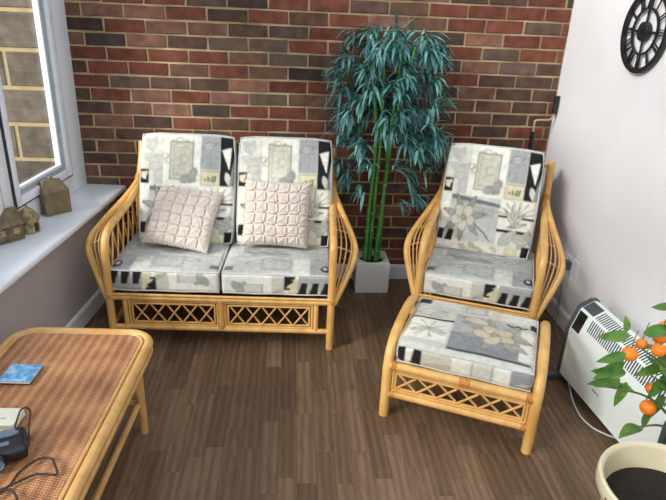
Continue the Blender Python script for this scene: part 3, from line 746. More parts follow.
# footstool
def footstool():
    root = thing('cane_footstool', 'golden cane footstool with lattice front standing before the armchair', 'footstool', *OTTO)
    hw = .308
    for s in (-1, 1):
        pts = [V(s*hw,0,0), V(s*hw,0,.14), V(s*hw,.0,.25), V(s*hw,.03,.325), V(s*hw,.10,.368), V(s*hw,.22,.387), V(s*hw,.37,.386), V(s*hw,.455,.36), V(s*hw,.5,.31), V(s*hw,.505,.2), V(s*hw,.505,0)]
        MB().tube(pts, .022, 12, smooth=8).build('side_hoop', M_cane, root)
        for z_ in (.26, .13): MB().tube([V(s*hw, 0, z_), V(s*hw, .505, z_)], .013, 10).build('side_rail', M_cane, root)
        for z_ in (.262, .118): bind((s*(hw-.03), 0, z_), (1,0,0), .0205 if z_ > .2 else .0175, 4, .006, root)
    for y_ in (0, .505):
        MB().tube([V(-hw, y_, .262), V(hw, y_, .262)], .0195, 12).build('seat_rail', M_cane, root)
        MB().tube([V(-hw, y_, .118), V(hw, y_, .118)], .0165, 12).build('stretcher', M_cane, root)
    for y_ in (.17, .34): MB().tube([V(-hw, y_, .262), V(hw, y_, .262)], .01, 8).build('seat_slat', M_cane, root)
    bind((.02, 0, .262), (1,0,0), .0205, 5, .009, root)
    fm = MB(); a, b2 = -hw+.024, hw-.024
    for e, r_ in ((.004, .006), (.016, .0055)):
        z0, z1 = .136+e, .243-e
        for q in (((a+e),z0,(b2-e),z0), ((a+e),z1,(b2-e),z1), ((a+e),z0,(a+e),z1), ((b2-e),z0,(b2-e),z1)): fm.tube([V(q[0], 0, q[1]), V(q[2], 0, q[3])], r_, 8)
    fo = fm.build('lattice_panel', M_cane, root)
    lt = MB(); x_lattice(lt, a+.02, b2-.02, .156, .223, 6, 0, .0055); lt.build('lattice', M_spin, fo)
footstool()
M, p = world_of(*OTTO, I3, (0, .246, .322))
cushion('footstool_cushion', (.57, .478, .094), None, M, p, {'+z': CV['otop'], '-y': CV['ofront']}, (120, 100, 22), .03, .020, False, 9, .003, True,
        'patterned cushion with a large flower lying on the footstool', 'cushion')

# smocked scatter cushions
def scatter(loc, M, label, seed, S=.36, Th=.085):
    n = 132; rr = random.Random(seed); vs = []; fs = []
    g = 6.0
    def h(u, v):          # u,v in -1..1, quilted height
        k = max(0, (1 - abs(u)**3.2)) ** .55 * max(0, (1 - abs(v)**3.2)) ** .55
        a = (u*.5+.5)*g; b = (v*.5+.5)*g
        jx = .07*math.sin(2.1*b+seed); jy = .07*math.sin(1.9*a+seed*2)
        da = abs((a+jx) - round(a+jx)); db = abs((b+jy) - round(b+jy))
        ia, ib = round(a+jx), round(b+jy)
        ra = max(0, 1 - da/.085); rb_ = max(0, 1 - db/.085)
        ridge = .0125 * max(ra*min(1, .35+db/.25), rb_*min(1, .35+da/.25))
        ca, cb2 = math.floor(a+jx), math.floor(b+jy); fa, fb = (a+jx)-ca-.5, (b+jy)-cb2-.5
        sg = 1 if (ca*7+cb2*5+seed) % 3 else -1
        fold = .006*(1-(2*fa)**2)*(1-(2*fb)**2) + .0035*max(0, 1-abs(fa - sg*fb)/.16)*(1-max(ra, rb_))
        edge = min(1, (1-max(abs(u), abs(v)))/.10)
        dimple = -.012 * math.exp(-((da/.13)**2 + (db/.13)**2))
        return Th*.5*k + (ridge + fold + dimple) * edge
    for side in (1, -1):
        o = len(vs)
        for j in range(n+1):
            for i in range(n+1):
                u, v = -1+2*i/n, -1+2*j/n
                pin = 1 - .05*(1-u*u)*abs(v)**3 ; pin2 = 1 - .05*(1-v*v)*abs(u)**3
                ruff = .004*math.sin(i*1.1+j*.9+seed) * (1 if max(abs(u), abs(v)) > .97 else 0)
                vs.append(M @ V(u*S/2*pin2 + ruff, v*S/2*pin + ruff, (h(u, v) if side > 0 else -Th*.45*max(0, (1-u**4))**.5*max(0, (1-v**4))**.5)) + Vector(loc))
        for j in range(n):
            for i in range(n):
                q = [o + j*(n+1)+i, o + j*(n+1)+i+1, o + (j+1)*(n+1)+i+1, o + (j+1)*(n+1)+i]
                fs.append(q if side > 0 else q[::-1])
    m = MB(); m._add(vs, fs); ob = m.build('scatter_cushion', M_scatter, smooth=True, angle=80)
    bm = bmesh.new(); bm.from_mesh(ob.data); bmesh.ops.remove_doubles(bm, verts=bm.verts, dist=.0004); bmesh.ops.recalc_face_normals(bm, faces=bm.faces); bm.to_mesh(ob.data); bm.free()
    tag(ob, label, 'cushion', 'smocked scatter cushions'); return ob
def scat_pose(bx, by, bz, lean, roll, yaw, S):
    """bottom-edge midpoint, recline, in-plane roll"""
    M = Matrix.Rotation(yaw, 3, 'Z') @ Matrix.Rotation(PI/2 - lean, 3, 'X') @ Matrix.Rotation(roll, 3, 'Z')
    return M, V(bx, by, bz) + M @ V(0, S/2, 0)
M, p = scat_pose(.535, -.600, .452, math.radians(42), math.radians(-7.5), math.radians(-6), .36)
scatter(p, M, 'pinkish smocked scatter cushion, tilted, on the sofa seat nearest the window', 1)
M, p = scat_pose(1.064, -.566, .452, math.radians(24), math.radians(-2), math.radians(-2), .36)
scatter(p, M, 'pinkish smocked scatter cushion sitting upright on the sofa seat nearest the bamboo', 4)

# ------------------------------------------------------------------ coffee table
TZ = .45
tloc = LW(1.42, .285, 0) ; tloc = V(.345, -1.428, 0)
tb = thing('coffee_table', 'low cane coffee table with woven rattan top near the windowsill', 'table', tloc, math.radians(-2.6))
TW, TL, CR_ = .278, 1.08, .105          # half width, length, corner radius; local y runs back to 0
def rrect(hw, y0, y1, r, n=8):
    pts = []
    for (cx, cy, a0) in ((hw-r, y1-r, 0), (-hw+r, y1-r, PI/2), (-hw+r, y0+r, PI), (hw-r, y0+r, 1.5*PI)):
        for k in range(n+1):
            a = a0 + PI/2*k/n; pts.append((cx + r*math.cos(a), cy + r*math.sin(a)))
    return pts
top_poly = rrect(TW-.03, -TL+.03, -.03, CR_-.03)
MB().prism(top_poly, .012, (0,0,TZ-.012)).build('tabletop', M_weave, tb, smooth=False)
def loop(hw, y0, y1, r, z, rad, nm):
    P = [V(x, y, z) for x, y in rrect(hw, y0, y1, r, 10)]; P.append(P[0]); MB().tube(P, rad, 12, cap=False).build(nm, M_tcane, tb)
loop(TW-.014, -TL+.014, -.014, CR_-.014, TZ-.012, .0185, 'rim')
loop(TW-.037, -TL+.037, -.037, CR_-.037, TZ-.003, .0065, 'inner_rim')
loop(TW-.012, -TL+.012, -.012, CR_-.012, TZ-.045, .014, 'apron')
for sx in (-1, 1):
    for yy in (-.10, -TL+.10):
        d = 1 if yy > -.5 else -1
        MB().tube([V(sx*(TW-.062), yy, TZ-.02), V(sx*(TW-.066), yy+.01*d, .25), V(sx*(TW-.070), yy+.025*d, 0)], .0175, 10, smooth=4).build('leg', M_tcane, tb)
        # arched brackets under the rim
        br = MB(); x = sx*(TW-.066)
        br.tube([V(x, yy, .17), V(x, yy-.05*d, .30), V(x, yy-.16*d, .39), V(x, yy-.24*d, TZ-.05)], .008, 8, smooth=6)
        br.tube([V(x, yy, .17), V(x-sx*.05, yy, .30), V(x-sx*.14, yy, .39), V(x-sx*.2, yy, TZ-.05)], .008, 8, smooth=6); br.build('bracket', M_tcane, tb)
    MB().tube([V(sx*(TW-.075), -.10, .16), V(sx*(TW-.075), -TL+.10, .16)], .013, 10).build('stretcher', M_tcane, tb)
for yy in (-.095, -TL+.095): MB().tube([V(-TW+.066, yy, .16), V(TW-.066, yy, .16)], .013, 10).build('stretcher', M_tcane, tb)

TT = TZ + .0085
# booklet
def quad_frame(a, b2):      # frame with local x along a->b
    d = (Vector(b2) - Vector(a)); return math.atan2(d.y, d.x)
bk = thing('booklet', 'small square blue and white booklet lying flat on the coffee table', 'booklet', (.224, -1.756, TT), math.radians(-3))
MB().box((0,0,.0075), (.108,.106,.002), bev=.0008).build('cover', M_booklet, bk); MB().box((0,0,.004), (.106,.104,.005)).build('page_block', M_page, bk); MB().box((0,0,.0009), (.108,.106,.0016)).build('back_cover', M_glossblack, bk)
bo = thing('book', 'thick cream paperback book lying next to the black camera on the coffee table', 'book', (.245, -2.006, TT), math.radians(-2))
MB().box((0,0,.022), (.155,.082,.002), bev=.0008).build('cover', M_cover, bo); MB().box((.001,0,.0115), (.151,.079,.019)).build('page_block', M_page, bo); MB().box((0,0,.001), (.155,.082,.002)).build('back_cover', M_cover, bo)
tx = MB()
for (x0, y0, w, h) in ((-.02,.015,.05,.002), (-.01,.008,.06,.0022), (.0,-.008,.026,.005), (.035,-.008,.018,.005)): tx.box((x0, y0, .0231), (w, h, .0004))
tx.build('printed_lines', M_ink, bo, smooth=False)
# camera
cm = thing('camera', 'black compact camera with corded strap lying on the coffee table', 'camera', (.336, -2.140, TT), math.radians(24))
MB().box((0,0,.022), (.122,.108,.043), bev=.016, seg=4).build('body', M_plastic_black, cm)
MB().box((-.01,.025,.0455), (.09,.03,.010), bev=.004).build('top_plate', M_silver, cm)
ax = Matrix.Rotation(PI/2, 3, 'X')
lb = MB(); lb.lathe([(.0,0), (.024,0), (.026,.004), (.026,.024), (.022,.028)], 28, (-.02,-.054,.0255), axis=ax); lo = lb.build('lens_barrel', M_plastic_black, cm)
MB().lathe([(.0,.020), (.019,.021), (.0215,.026)], 28, (-.02,-.054,.0255), axis=ax).build('lens', M_lens, lo)
MB().lathe([(.006,0), (.008,.001), (.008,.006), (.0,.007)], 16, (.035,.02,.042)).build('shutter_button', M_silver, cm)
for (x, y) in ((-.045,-.01), (.0,-.018)): MB().box((x, y, .0445), (.034,.016,.006), bev=.003).build('dial', M_silver, cm)
Mi = (Matrix.Translation((.336, -2.140, TT)) @ Matrix.Rotation(math.radians(24), 4, 'Z')).inverted()
def wpt(x, y, z): return Mi @ V(x, y, z)
cd = MB()
cd.tube([wpt(*p) for p in ((.355,-2.12,.492), (.338,-2.06,.494), (.326,-2.01,.492), (.322,-1.985,.489), (.331,-1.972,.487), (.346,-1.98,.478), (.360,-2.03,.466), (.382,-2.09,.463), (.392,-2.12,.464))], .0026, 6, smooth=6)
z = TT + .0035
cd.tube([wpt(*p) for p in ((.27,-2.17,z+.01), (.33,-2.30,z), (.376,-2.315,z), (.402,-2.268,z), (.408,-2.225,z), (.424,-2.19,z), (.445,-2.168,z), (.475,-2.168,z), (.495,-2.195,z), (.512,-2.226,z), (.497,-2.231,z), (.458,-2.228,z), (.425,-2.250,z), (.395,-2.276,z), (.37,-2.292,z), (.31,-2.30,z))], .0034, 6, smooth=6)
cd.tube([wpt(*p) for p in ((.37,-2.292,z+.004), (.41,-2.285,z+.002), (.43,-2.298,z), (.444,-2.318,z))], .0034, 6, smooth=6)
cd.build('strap_cord', M_cord_k, cm)
# ------------------------------------------------------------------ ornaments on the sill
SZ = .6135
def lathe_obj(nm, prof, mat, parent, c=(0,0,0), n=28): return MB().lathe(prof, n, c).build(nm, mat, parent)
h1 = thing('house_ornament', 'largest olive-brown hipped-roof house ornament on the sill, nearest the brick wall', 'ornament', (-.085, -.514, SZ), math.radians(46), 'house ornaments on the sill')
MB().box((0,0,.060), (.132,.105,.120), bev=.003).build('wall', M_fig1, h1)
rf = MB(); a, b2, c0, d0 = .069, .056, .044, .008
rf._add([(-a,-b2,.118), (a,-b2,.118), (a,b2,.118), (-a,b2,.118), (-c0,-d0,.176), (c0,-d0,.176), (c0,d0,.176), (-c0,d0,.176)], [[0,1,5,4], [1,2,6,5], [2,3,7,6], [3,0,4,7], [4,5,6,7], [3,2,1,0]])
rf.build('roof', M_fig1, h1, smooth=False); MB().lathe([(.0,.196), (.010,.192), (.012,.184), (.007,.178), (.010,.174)], 16).build('knob', M_fig1, h1)
h2 = thing('hut_ornament', 'small round domed hut ornament on the sill between the two house ornaments', 'ornament', (-.098, -.800, SZ), 0, 'house ornaments on the sill')
lathe_obj('wall', [(0,0), (.044,0), (.046,.01), (.044,.055), (.043,.062)], M_fig2, h2)
lathe_obj('roof', [(.051,.058), (.052,.062), (.044,.085), (.03,.105), (.014,.119), (.006,.122), (.006,.130), (.0,.134)], M_fig2, h2)
MB().box((.040, -.018, .030), (.012,.020,.040), Matrix.Rotation(-.4, 3, 'Z'), bev=.004).build('door', M_fig_lo, h2)
h3 = thing('cottage_ornament', 'dark brown gabled cottage ornament on the sill, farthest from the brick wall', 'ornament', (-.168, -.905, SZ), math.radians(50), 'house ornaments on the sill'); h3.scale = (1.12, 1.12, .97)
MB().box((0,0,.046), (.118,.10,.092), bev=.005).build('wall', M_fig3, h3)
rf = MB()
rf._add([(-.068,-.062,.080), (.068,-.062,.080), (.068,.062,.080), (-.068,.062,.080), (-.062,0,.150), (.062,0,.150), (-.068,-.055,.074), (.068,-.055,.074), (.068,.055,.074), (-.068,.055,.074)],
        [[0,1,5,4], [2,3,4,5], [1,8,2,5] if 0 else [1,2,5], [3,0,4], [0,6,7,1], [2,8,9,3], [6,9,8,7], [1,7,8,2], [3,9,6,0]])
rf.build('roof', M_fig3, h3, smooth=False)
MB().box((-.03,.012,.140), (.02,.02,.045), bev=.003).build('chimney', M_fig3, h3)
for x in (-.03, .03): MB().box((x, -.0502, .05), (.028,.002,.03)).build('window', M_fig2, h3)
MB().box((.0592, 0, .05), (.002,.034,.03)).build('window', M_fig2, h3)

# pale fitting on the dado wall
fx = MB(); ax = Matrix((V(0,1,0), V(0,0,1), N)).transposed()
fx.lathe([(.03,0), (.03,.008), (.024,.014), (.022,.030), (.016,.036), (0,.037)], 24, LW(.14, .0, .40), axis=ax)
tag(fx.build('wall_fitting', M_whiteplastic), 'pale round fitting on the wall below the sill, behind the sofa arm', 'wall fitting')

# ------------------------------------------------------------------ potted bamboo
PB = V(1.668, -.122, 0)
pb = thing('potted_bamboo', 'tall bamboo with teal leaves in a white cube planter by the brick wall', 'plant', PB)
def square_pot():
    S, H, n, R, Ri = .105, .205, 48, .088, .082
    vs = []; fs = []
    def sq(a, s):
        c, s_ = math.cos(a), math.sin(a); k = s / max(abs(c), abs(s_)); return (c*k, s_*k)
    rings = []
    for (kind, s, z) in (('q', S*.96, 0), ('q', S, .02), ('q', S, H-.004), ('q', S-.004, H), ('c', R, H), ('c', Ri, H-.01), ('c', Ri-.004, H-.06)):
        for k in range(n):
            a = 2*PI*(k)/n + PI/4
            x, y = sq(a, s) if kind == 'q' else (s*math.cos(a), s*math.sin(a)); vs.append((x, y, z))
    for i in range(6):
        for k in range(n): fs.append([i*n+k, i*n+(k+1)%n, (i+1)*n+(k+1)%n, (i+1)*n+k])
    fs.append(list(range(n))[::-1]); fs.append([6*n+k for k in range(n)])
    m = MB(); m._add(vs, fs); return m
po = square_pot().build('pot', M_pot_w, pb, angle=30); po['label'] = 'white cube planter'
MB().lathe([(0,.178), (.05,.182), (.081,.176), (.081,.165)], 24).build('soil', M_soil, po)
rb = random.Random(11)
CANES = [((-.045,-.01), (-.03,-.03,1.0), (-.10,-.06,1.46)), ((-.012,.02), (.0,-.02,1.0), (-.02,-.05,1.50)), ((.022,-.02), (.07,-.03,1.0), (.15,-.06,1.48)), ((.045,.015), (.05,-.02,.9), (.08,-.05,1.45))]
for (b0, m0, t0) in CANES:
    P = catmull([V(b0[0], b0[1], .17), V((b0[0]*2+m0[0])/3, (b0[1]*2+m0[1])/3, .5), V(*m0), V(*t0)], 10)
    ca = MB(); ca.tube(P, lambda t: .0145*(1-.5*t), 10); co = ca.build('bamboo_cane', M_bamboo, pb)
    L = sum((b2-a).length for a, b2 in zip(P[:-1], P[1:])); k = .06 + rb.uniform(0,.05)
    while k < .98:
        c = poly_at(P, k); d = (poly_at(P, min(1, k+.01)) - c).normalized(); r = .0145*(1-.5*k); MB().tube([c-d*.006, c-d*.002, c+d*.002, c+d*.006], lambda t, r=r: r*(1.02+.26*math.sin(PI*t)), 10).build('node', M_node, co); k += .085 + rb.uniform(-.01,.01)
def leaf_blade(m, base, d, L, w, droop, tint, segs=5, fold=.25, up=V(0,0,1)):
    """lance-shaped blade bending down along its length"""
    d = Vector(d).normalized(); side = d.cross(up)
    side = side.normalized() if side.length > 1e-4 else V(1,0,0)
    p = Vector(base); vs = []; dd = d.copy()
    for k in range(segs+1):
        t = k/segs; wk = w * (math.sin(PI*min(1, .06 + .94*t**.75)))**.9 if k < segs else w*.03
        nrm = side.cross(dd)
        vs += [p - side*wk + nrm*wk*fold, p, p + side*wk + nrm*wk*fold]
        dd = (dd + V(0,0,-1)*droop/segs).normalized(); p = p + dd*(L/segs)
    fs = []
    for k in range(segs):
        a = 3*k; fs += [[a, a+1, a+4, a+3], [a+1, a+2, a+5, a+4]]
    m._add(vs, fs, 0, tint)
fol = MB(); tw = MB()
def spray(c, out, n, size):
    """a drooping twig end with a fan of blades"""
    c = Vector(c); out = Vector(out).normalized()
    tw.tube([c - out*.07 + V(0,0,-.02), c - out*.02, c + out*.02 + V(0,0,-.01)], .0017, 5)
    for i in range(n):
        a = rb.uniform(-1.5, 1.5); el = rb.uniform(-.75, .85)
        d = Matrix.Rotation(a, 3, 'Z') @ out; d = V(d.x, d.y, el)
        k = rb.choice((.4, .6, .8, 1.0, 1.0, 1.3)) * rb.uniform(.9, 1.1); tint = (k*rb.uniform(.85,1.05), k, k*rb.uniform(.95,1.08), 1)
        b0 = c + V(rb.uniform(-.02,.02), rb.uniform(-.02,.02), rb.uniform(-.025,.025))
        L_ = size*rb.uniform(.75, 1.25)
        if b0.y + d.normalized().y*L_ + PB.y > -.006:
            d = V(d.x, -abs(d.y), d.z)
        leaf_blade(fol, b0, d, L_, .0080*rb.uniform(.75,1.25), rb.uniform(.3, 2.2), tint)
# crown outline measured against the brick courses: (height, left x, right x)
OUT = [(1.60,1.56,1.80), (1.54,1.44,1.95), (1.46,1.40,2.0), (1.36,1.37,2.02), (1.26,1.36,2.03), (1.16,1.38,2.02), (1.06,1.39,2.03), (.98,1.40,2.03), (.90,1.46,1.95)]
def ext(z):
    for (z1, a1, b1), (z0, a0, b0) in zip(OUT[:-1], OUT[1:]):
        if z0 <= z <= z1:
            t = (z1-z)/(z1-z0); return a1+(a0-a1)*t, b1+(b0-b1)*t
    return OUT[-1][1:]
for i in range(176):
    z = rb.uniform(.95, 1.562) if rb.random() < .82 else rb.uniform(.88, 1.0)
    a, b2 = ext(z); a -= .03; b2 += .03; mid = (a+b2)/2; hwid = (b2-a)/2 - .05
    th = rb.uniform(0, 2*PI); rad = math.sqrt(rb.uniform(.08, 1))
    x = mid + hwid*rad*math.cos(th); y = max(-.40, min(-.05, -.17 + .20*rad*math.sin(th)))
    if z < 1.02 and abs(x - 1.68) < .10: continue
    c = V(x, y, z) - PB; out = V(x-mid, (y+.15)*1.2 - .03, .15)
    spray(c, out if out.length > .03 else V(rb.uniform(-1,1), -.6, .2), rb.randint(9, 14), .112)
for (x, y, z, n) in ((1.46,-.2,.80,8), (1.50,-.22,.74,8), (1.43,-.2,.86,9), (1.56,-.25,.70,5), (1.86,-.2,.70,8), (1.90,-.22,.64,7), (1.83,-.24,.78,9), (1.93,-.18,.80,7), (1.80,-.2,.60,5), (1.60,-.24,.86,8), (1.75,-.26,.84,8), (1.98,-.16,.88,8)):
    spray(V(x, y, z) - PB, V(x-1.67, -.06, .1), n+3, .118)
fol.v = [(x, min(y, -PB.y-.012), z) for x, y, z in fol.v]; tw.v = [(x, min(y, -PB.y-.012), z) for x, y, z in tw.v]
fol._add(tw.v, tw.f, 1, (1,1,1,1)); fol.build('foliage', [M_bleaf, M_twig], pb, angle=80)

# ------------------------------------------------------------------ citrus tree in the cream pot
CP = V(2.352, -2.19, 0)
ct = thing('potted_citrus', 'small citrus tree with orange fruit in a large cream pot', 'plant', CP)
pot = MB().lathe([(0,0), (.125,0), (.15,.01), (.17,.10), (.185,.20), (.192,.262), (.197,.27), (.212,.275), (.219,.288), (.219,.318), (.216,.328), (.209,.331), (.202,.327), (.198,.315), (.188,.25), (.18,.22), (0,.22)], 64).build('pot', M_pot_c, ct, angle=50); pot['label'] = 'large cream glazed pot'
MB().lathe([(0,.245), (.06,.248), (.13,.244), (.186,.238)], 40).build('soil', M_soil, pot)
hol = MB()
for a in (2.35, 3.2, 1.6): hol.lathe([(0,0), (.0035,0), (.0035,.003), (0,.003)], 10, (.2195*math.cos(a), .2195*math.sin(a), .302), axis=Matrix.Rotation(a, 3, 'Z') @ Matrix.Rotation(PI/2, 3, 'Y'))
hol.build('rim_speck', M_fig1, pot)
TR = catmull([V(.02,-.03,.23), V(.0,.0,.34), V(.015,.02,.46), V(.0,.04,.58)], 8)
MB().tube(TR, lambda t: .019*(1-.35*t), 10).build('trunk', M_trunk, ct)
rc = random.Random(21)
lf = MB(); brs = []
def clp(p):
    # keep the crown clear of the white wall and the heater
    return V(min(p.x, .325), p.y, p.z)
def citrus_leaf(base, d, L, tint, droop=.5, up=V(0,0,1)): leaf_blade(lf, base, d, L, L*.20, droop, tint, 7, .18, up)
def tint(): 
    k = rc.uniform(.7, 1.2); return (k*rc.uniform(.9,1.15), k, k*rc.uniform(.85,1.05), 1)
FRUIT = ((2.117,-2.15,.797,.0225), (2.220,-2.15,.608,.024), (2.185,-2.17,.822,.021), (2.215,-2.12,.835,.022), (2.165,-2.12,.812,.017), (2.240,-2.16,.815,.021), (2.222,-2.14,.668,.018), (2.236,-2.10,.855,.020))
def hides_fruit(b0, d, L):
    # leaves grow apart from the two low-hanging fruit: the air round and beneath the outer side of each stays open
    for fx_, fy, fz, fr_ in FRUIT[:2]:
        for t in (0, .35, .7, 1):
            p = b0 + d*L*t
            if (p - V(fx_, fy, fz)).length < .058 or (p - V(fx_-.04, fy-.06, fz+.04)).length < .058: return True
    return False
# (tip in world, source height)
TIPS = [(2.13,-2.17,.83,.55), (2.06,-2.17,.70,.5), (2.12,-2.25,.62,.45), (2.22,-2.10,.80,.55), (2.30,-2.30,.86,.6), (2.30,-2.05,.88,.6), (2.24,-2.2,.64,.5), (2.34,-2.36,.84,.55), (2.42,-2.22,.96,.6), (2.44,-2.1,.92,.6), (2.5,-2.3,.86,.6), (2.42,-2.42,.74,.5), (2.27,-2.4,.72,.5), (2.55,-2.15,.76,.5), (2.30,-2.14,.90,.62), (2.16,-2.2,.76,.5)]
for (x, y, z, sh) in TIPS:
    tip = clp(V(x, y, z) - CP); st = poly_at(TR, min(1, (sh-.23)/.35)); md = (st+tip)/2 + V(0,0,.05)
    P = catmull([st, md, tip], 8); b_ = MB(); b_.tube(P, lambda t: .0055*(1-.6*t), 7); b_.build('branch', M_twig, ct)
    for k in range(rc.randint(6, 9)):
        u = rc.uniform(.35, 1); b0 = poly_at(P, u); ax_ = (tip-st).normalized(); a = k*2.4 + rc.uniform(-.4,.4)
        d = (ax_*.5 + V(math.cos(a), math.sin(a), rc.uniform(-.4,.5)))
        L = rc.uniform(.08, .125)
        e = b0 + d.normalized()*L
        if e.x > .345: d.x = -abs(d.x)
        if hides_fruit(b0 + CP, d.normalized(), L): continue
        citrus_leaf(b0, d, L, tint(), rc.uniform(.1,.9))
# leaves that stand out against the heater
for (x, y, z, dx, dy, dz, L) in ((2.11,-2.15,.705,-.9,.1,-.05,.095), (2.13,-2.15,.70,-.2,0,-.9,.09), (2.10,-2.16,.775,-.8,.1,-.55,.10), (2.10,-2.16,.80,-.9,.1,-.2,.085), (2.10,-2.15,.855,-.9,.1,.05,.09), (2.09,-2.15,.87,-.25,.0,.9,.055), (2.14,-2.15,.865,.8,.1,.2,.10), (2.12,-2.15,.73,-.8,.1,.12,.10), (2.20,-2.15,.95,-.9,0,.1,.06), (2.22,-2.15,.92,-.1,.1,-.9,.07), (2.25,-2.16,.73,-.5,0,-.7,.10), (2.27,-2.16,.74,.3,0,-.9,.11), (2.30,-2.15,.72,.1,.1,-.95,.11), (2.24,-2.14,.75,-.8,.1,-.3,.09), (2.29,-2.17,.77,.6,0,-.6,.10), (2.27,-2.13,.64,-.2,0,-.95,.09), (2.31,-2.14,.66,.3,.1,-.9,.10), (2.225,-2.145,.59,.1,.05,-.95,.07)):
    citrus_leaf(V(x, y, z) - CP, V(dx, dy, dz), L, tint(), .25, V(0,-1,.2))
lf.v = [(min(x, RX-CP.x-.02), y, z) for x, y, z in lf.v]
lf.build('foliage', M_cleaf, ct, angle=80)
for (x, y, z, r) in FRUIT:
    fr = MB(); fr.lathe([(0,-r*.93), (r*.3,-r*.9), (r*.6,-r*.74), (r*.86,-r*.45), (r,0), (r*.86,r*.48), (r*.6,r*.76), (r*.3,r*.9), (0,r*.88)], 20, V(x, y, z) - CP)
    fo = fr.build('fruit', M_orange, ct, angle=80)
    st = V(x, y, z + r*.9) - CP; MB().tube([st + V(0,0,-.003), st + V(.004,.004,.02), st + V(.02,.02,.045)], .0016, 5).build('stalk', M_calyx, fo)

# ------------------------------------------------------------------ heater
HL = V(2.487, -1.135, 0); hd = V(.075, -.997, 0).normalized(); hn = V(-hd.y, hd.x, 0)   # hn points to the wall
ht_rot = math.atan2(hd.y, hd.x)
ht = thing('convector_heater', 'white convector heater with slotted top standing by the white wall', 'heater', HL, ht_rot)
HLEN = .74                 # local x along the heater, local y towards the wall
prof = [(0,.045), (0,.290), (.004,.305), (.034,.398), (.042,.408), (.092,.438), (.113,.438), (.12,.428), (.12,.045)]
def extr(m, prof, x0, x1, grow=0):
    k = len(prof); vs = [V(x0, y, z) for y, z in prof] + [V(x1, y, z) for y, z in prof]
    m._add(vs, [list(range(k)), [k+i for i in range(k)][::-1]] + [[i, (i+1)%k, k+(i+1)%k, k+i] for i in range(k)])
m = MB(); extr(m, prof, .022, HLEN-.022); m.build('body', M_heater, ht, angle=25)
gp = [(-.005,.04), (-.005,.291), (-.001,.308), (.029,.402), (.038,.414), (.090,.446), (.117,.446), (.127,.434), (.127,.04)]
for (a, b2) in ((0,.022), (HLEN-.022, HLEN)):
    m = MB(); extr(m, gp, a, b2); m.build('end_cap', M_darkgrey, ht, angle=25)
    m = MB(); xa = (a+b2)/2
    m.box((xa, .06, .022), (.028, .26, .026), bev=.01); m.box((xa, .06, .04), (.024,.10,.03), bev=.004); m.build('foot', M_darkgrey, ht)
# two sloping faces carry the slots, the control panel and its grey surround
def slope(p, q2):
    p = V(0, *p); q2 = V(0, *q2); d = q2 - p; nn = V(0, -d.z, d.y).normalized()
    return p, d, nn, Matrix((V(1,0,0), d.normalized(), nn)).transposed()
p1, d1, n1, M1 = slope((.004,.305), (.034,.398)); p2, d2, n2_, M2 = slope((.042,.408), (.092,.438))
nS = 40
for (p, d, nn, MM, f0, f1) in ((p1, d1, n1, M1, .40, 1.0), (p2, d2, n2_, M2, .0, .92)):
    m = MB()
    for i in range(nS):
        x = .135 + i*(HLEN-.17)/(nS-1); m.box(V(x,0,0) + p + d*(f0+f1)/2 + nn*.0004, (.0060, d.length*(f1-f0), .0024), MM)
    m.build('grille_slots', M_slot, ht, smooth=False)
m = MB(); m.box(V(.072,0,0) + p2 + d2*.5 + n2_*.001, (.088, d2.length*.98, .004), M2); m.build('control_surround', M_darkgrey, ht, smooth=False)
m = MB(); m.box(V(.062,0,0) + p1 + d1*.5 + n1*.001, (.062, d1.length*.98, .004), M1); m.build('control_panel', M_glossblack, ht, smooth=False)
for (x0, z0, n) in ((.27,.235,7), (.29,.135,7)):
    m = MB()
    for i in range(n): m.box((x0 + i*.0075, -.0004, z0 + (.001 if i % 2 else 0)), (.0045, .0012, .008 if i % 3 else .010))
    m.build('lettering', M_grey, ht, smooth=False)
cb_ = MB(); Hi = (Matrix.Translation(HL) @ Matrix.Rotation(ht_rot, 4, 'Z')).inverted()
cb_.tube([Hi @ V(*p) for p in ((2.565,-1.16,.06), (2.53,-1.19,.012), (2.510,-1.25,.006), (2.484,-1.34,.006), (2.470,-1.44,.006), (2.485,-1.515,.006), (2.515,-1.555,.006), (2.56,-1.59,.006), (2.62,-1.6,.008))], .0038, 7, smooth=8)
cb_.build('power_cable', M_cord_w, ht)

# ------------------------------------------------------------------ socket, plug
so = thing('wall_socket', 'white wall socket with a grey plug and cords beside the armchair', 'socket', (RX, -.60, .375))
MB().box((-.005,0,0), (.010,.145,.085), bev=.003).build('faceplate', M_whiteplastic, so)
pl = MB(); pl.box((-.028,.012,.0), (.036,.05,.05), bev=.01); po_ = pl.build('plug', M_darkgrey, so)
cd = MB()
cd.tube([V(-.03,.012,-.02), V(-.034,.010,-.08), V(-.03,.014,-.16), V(-.034,.015,-.28), V(-.04,.02,-.366)], .0035, 6, smooth=6)
cd.tube([V(-.028,.002,-.02), V(-.034,-.012,-.07), V(-.04,-.016,-.15), V(-.03,.0,-.24), V(-.036,-.03,-.366), V(-.09,-.2,-.368)], .003, 6, smooth=6)
cd.build('cord', M_grey, po_)

# ------------------------------------------------------------------ crank pole leaning in the corner
cp = thing('winding_pole', 'dark winding pole with a brass-coloured crank, upright in the brick corner', 'pole', (2.60, -.062, 0))
MB().tube([V(0,0,0), V(.012,0,.5), V(.012,.012,.90)], .009, 10).build('shaft', M_black, cp)
MB().tube([V(.012,.012,.88), V(.0125,.012,1.015)], .0145, 12).build('grip', M_plastic_black, cp)
MB().tube([V(.0125,.012,1.0), V(.011,.012,1.06), V(.012,.012,1.078), V(.03,.012,1.085), V(.09,.012,1.088), V(.112,.012,1.095), V(.118,.012,1.115), V(.12,.012,1.14)], .006, 10, smooth=5).build('crank', M_brass, cp)
MB().tube([V(.12,.012,1.125), V(.1205,.012,1.13), V(.122,.012,1.225), V(.122,.012,1.23)], .0145, 12).build('grip', M_plastic_black, cp)

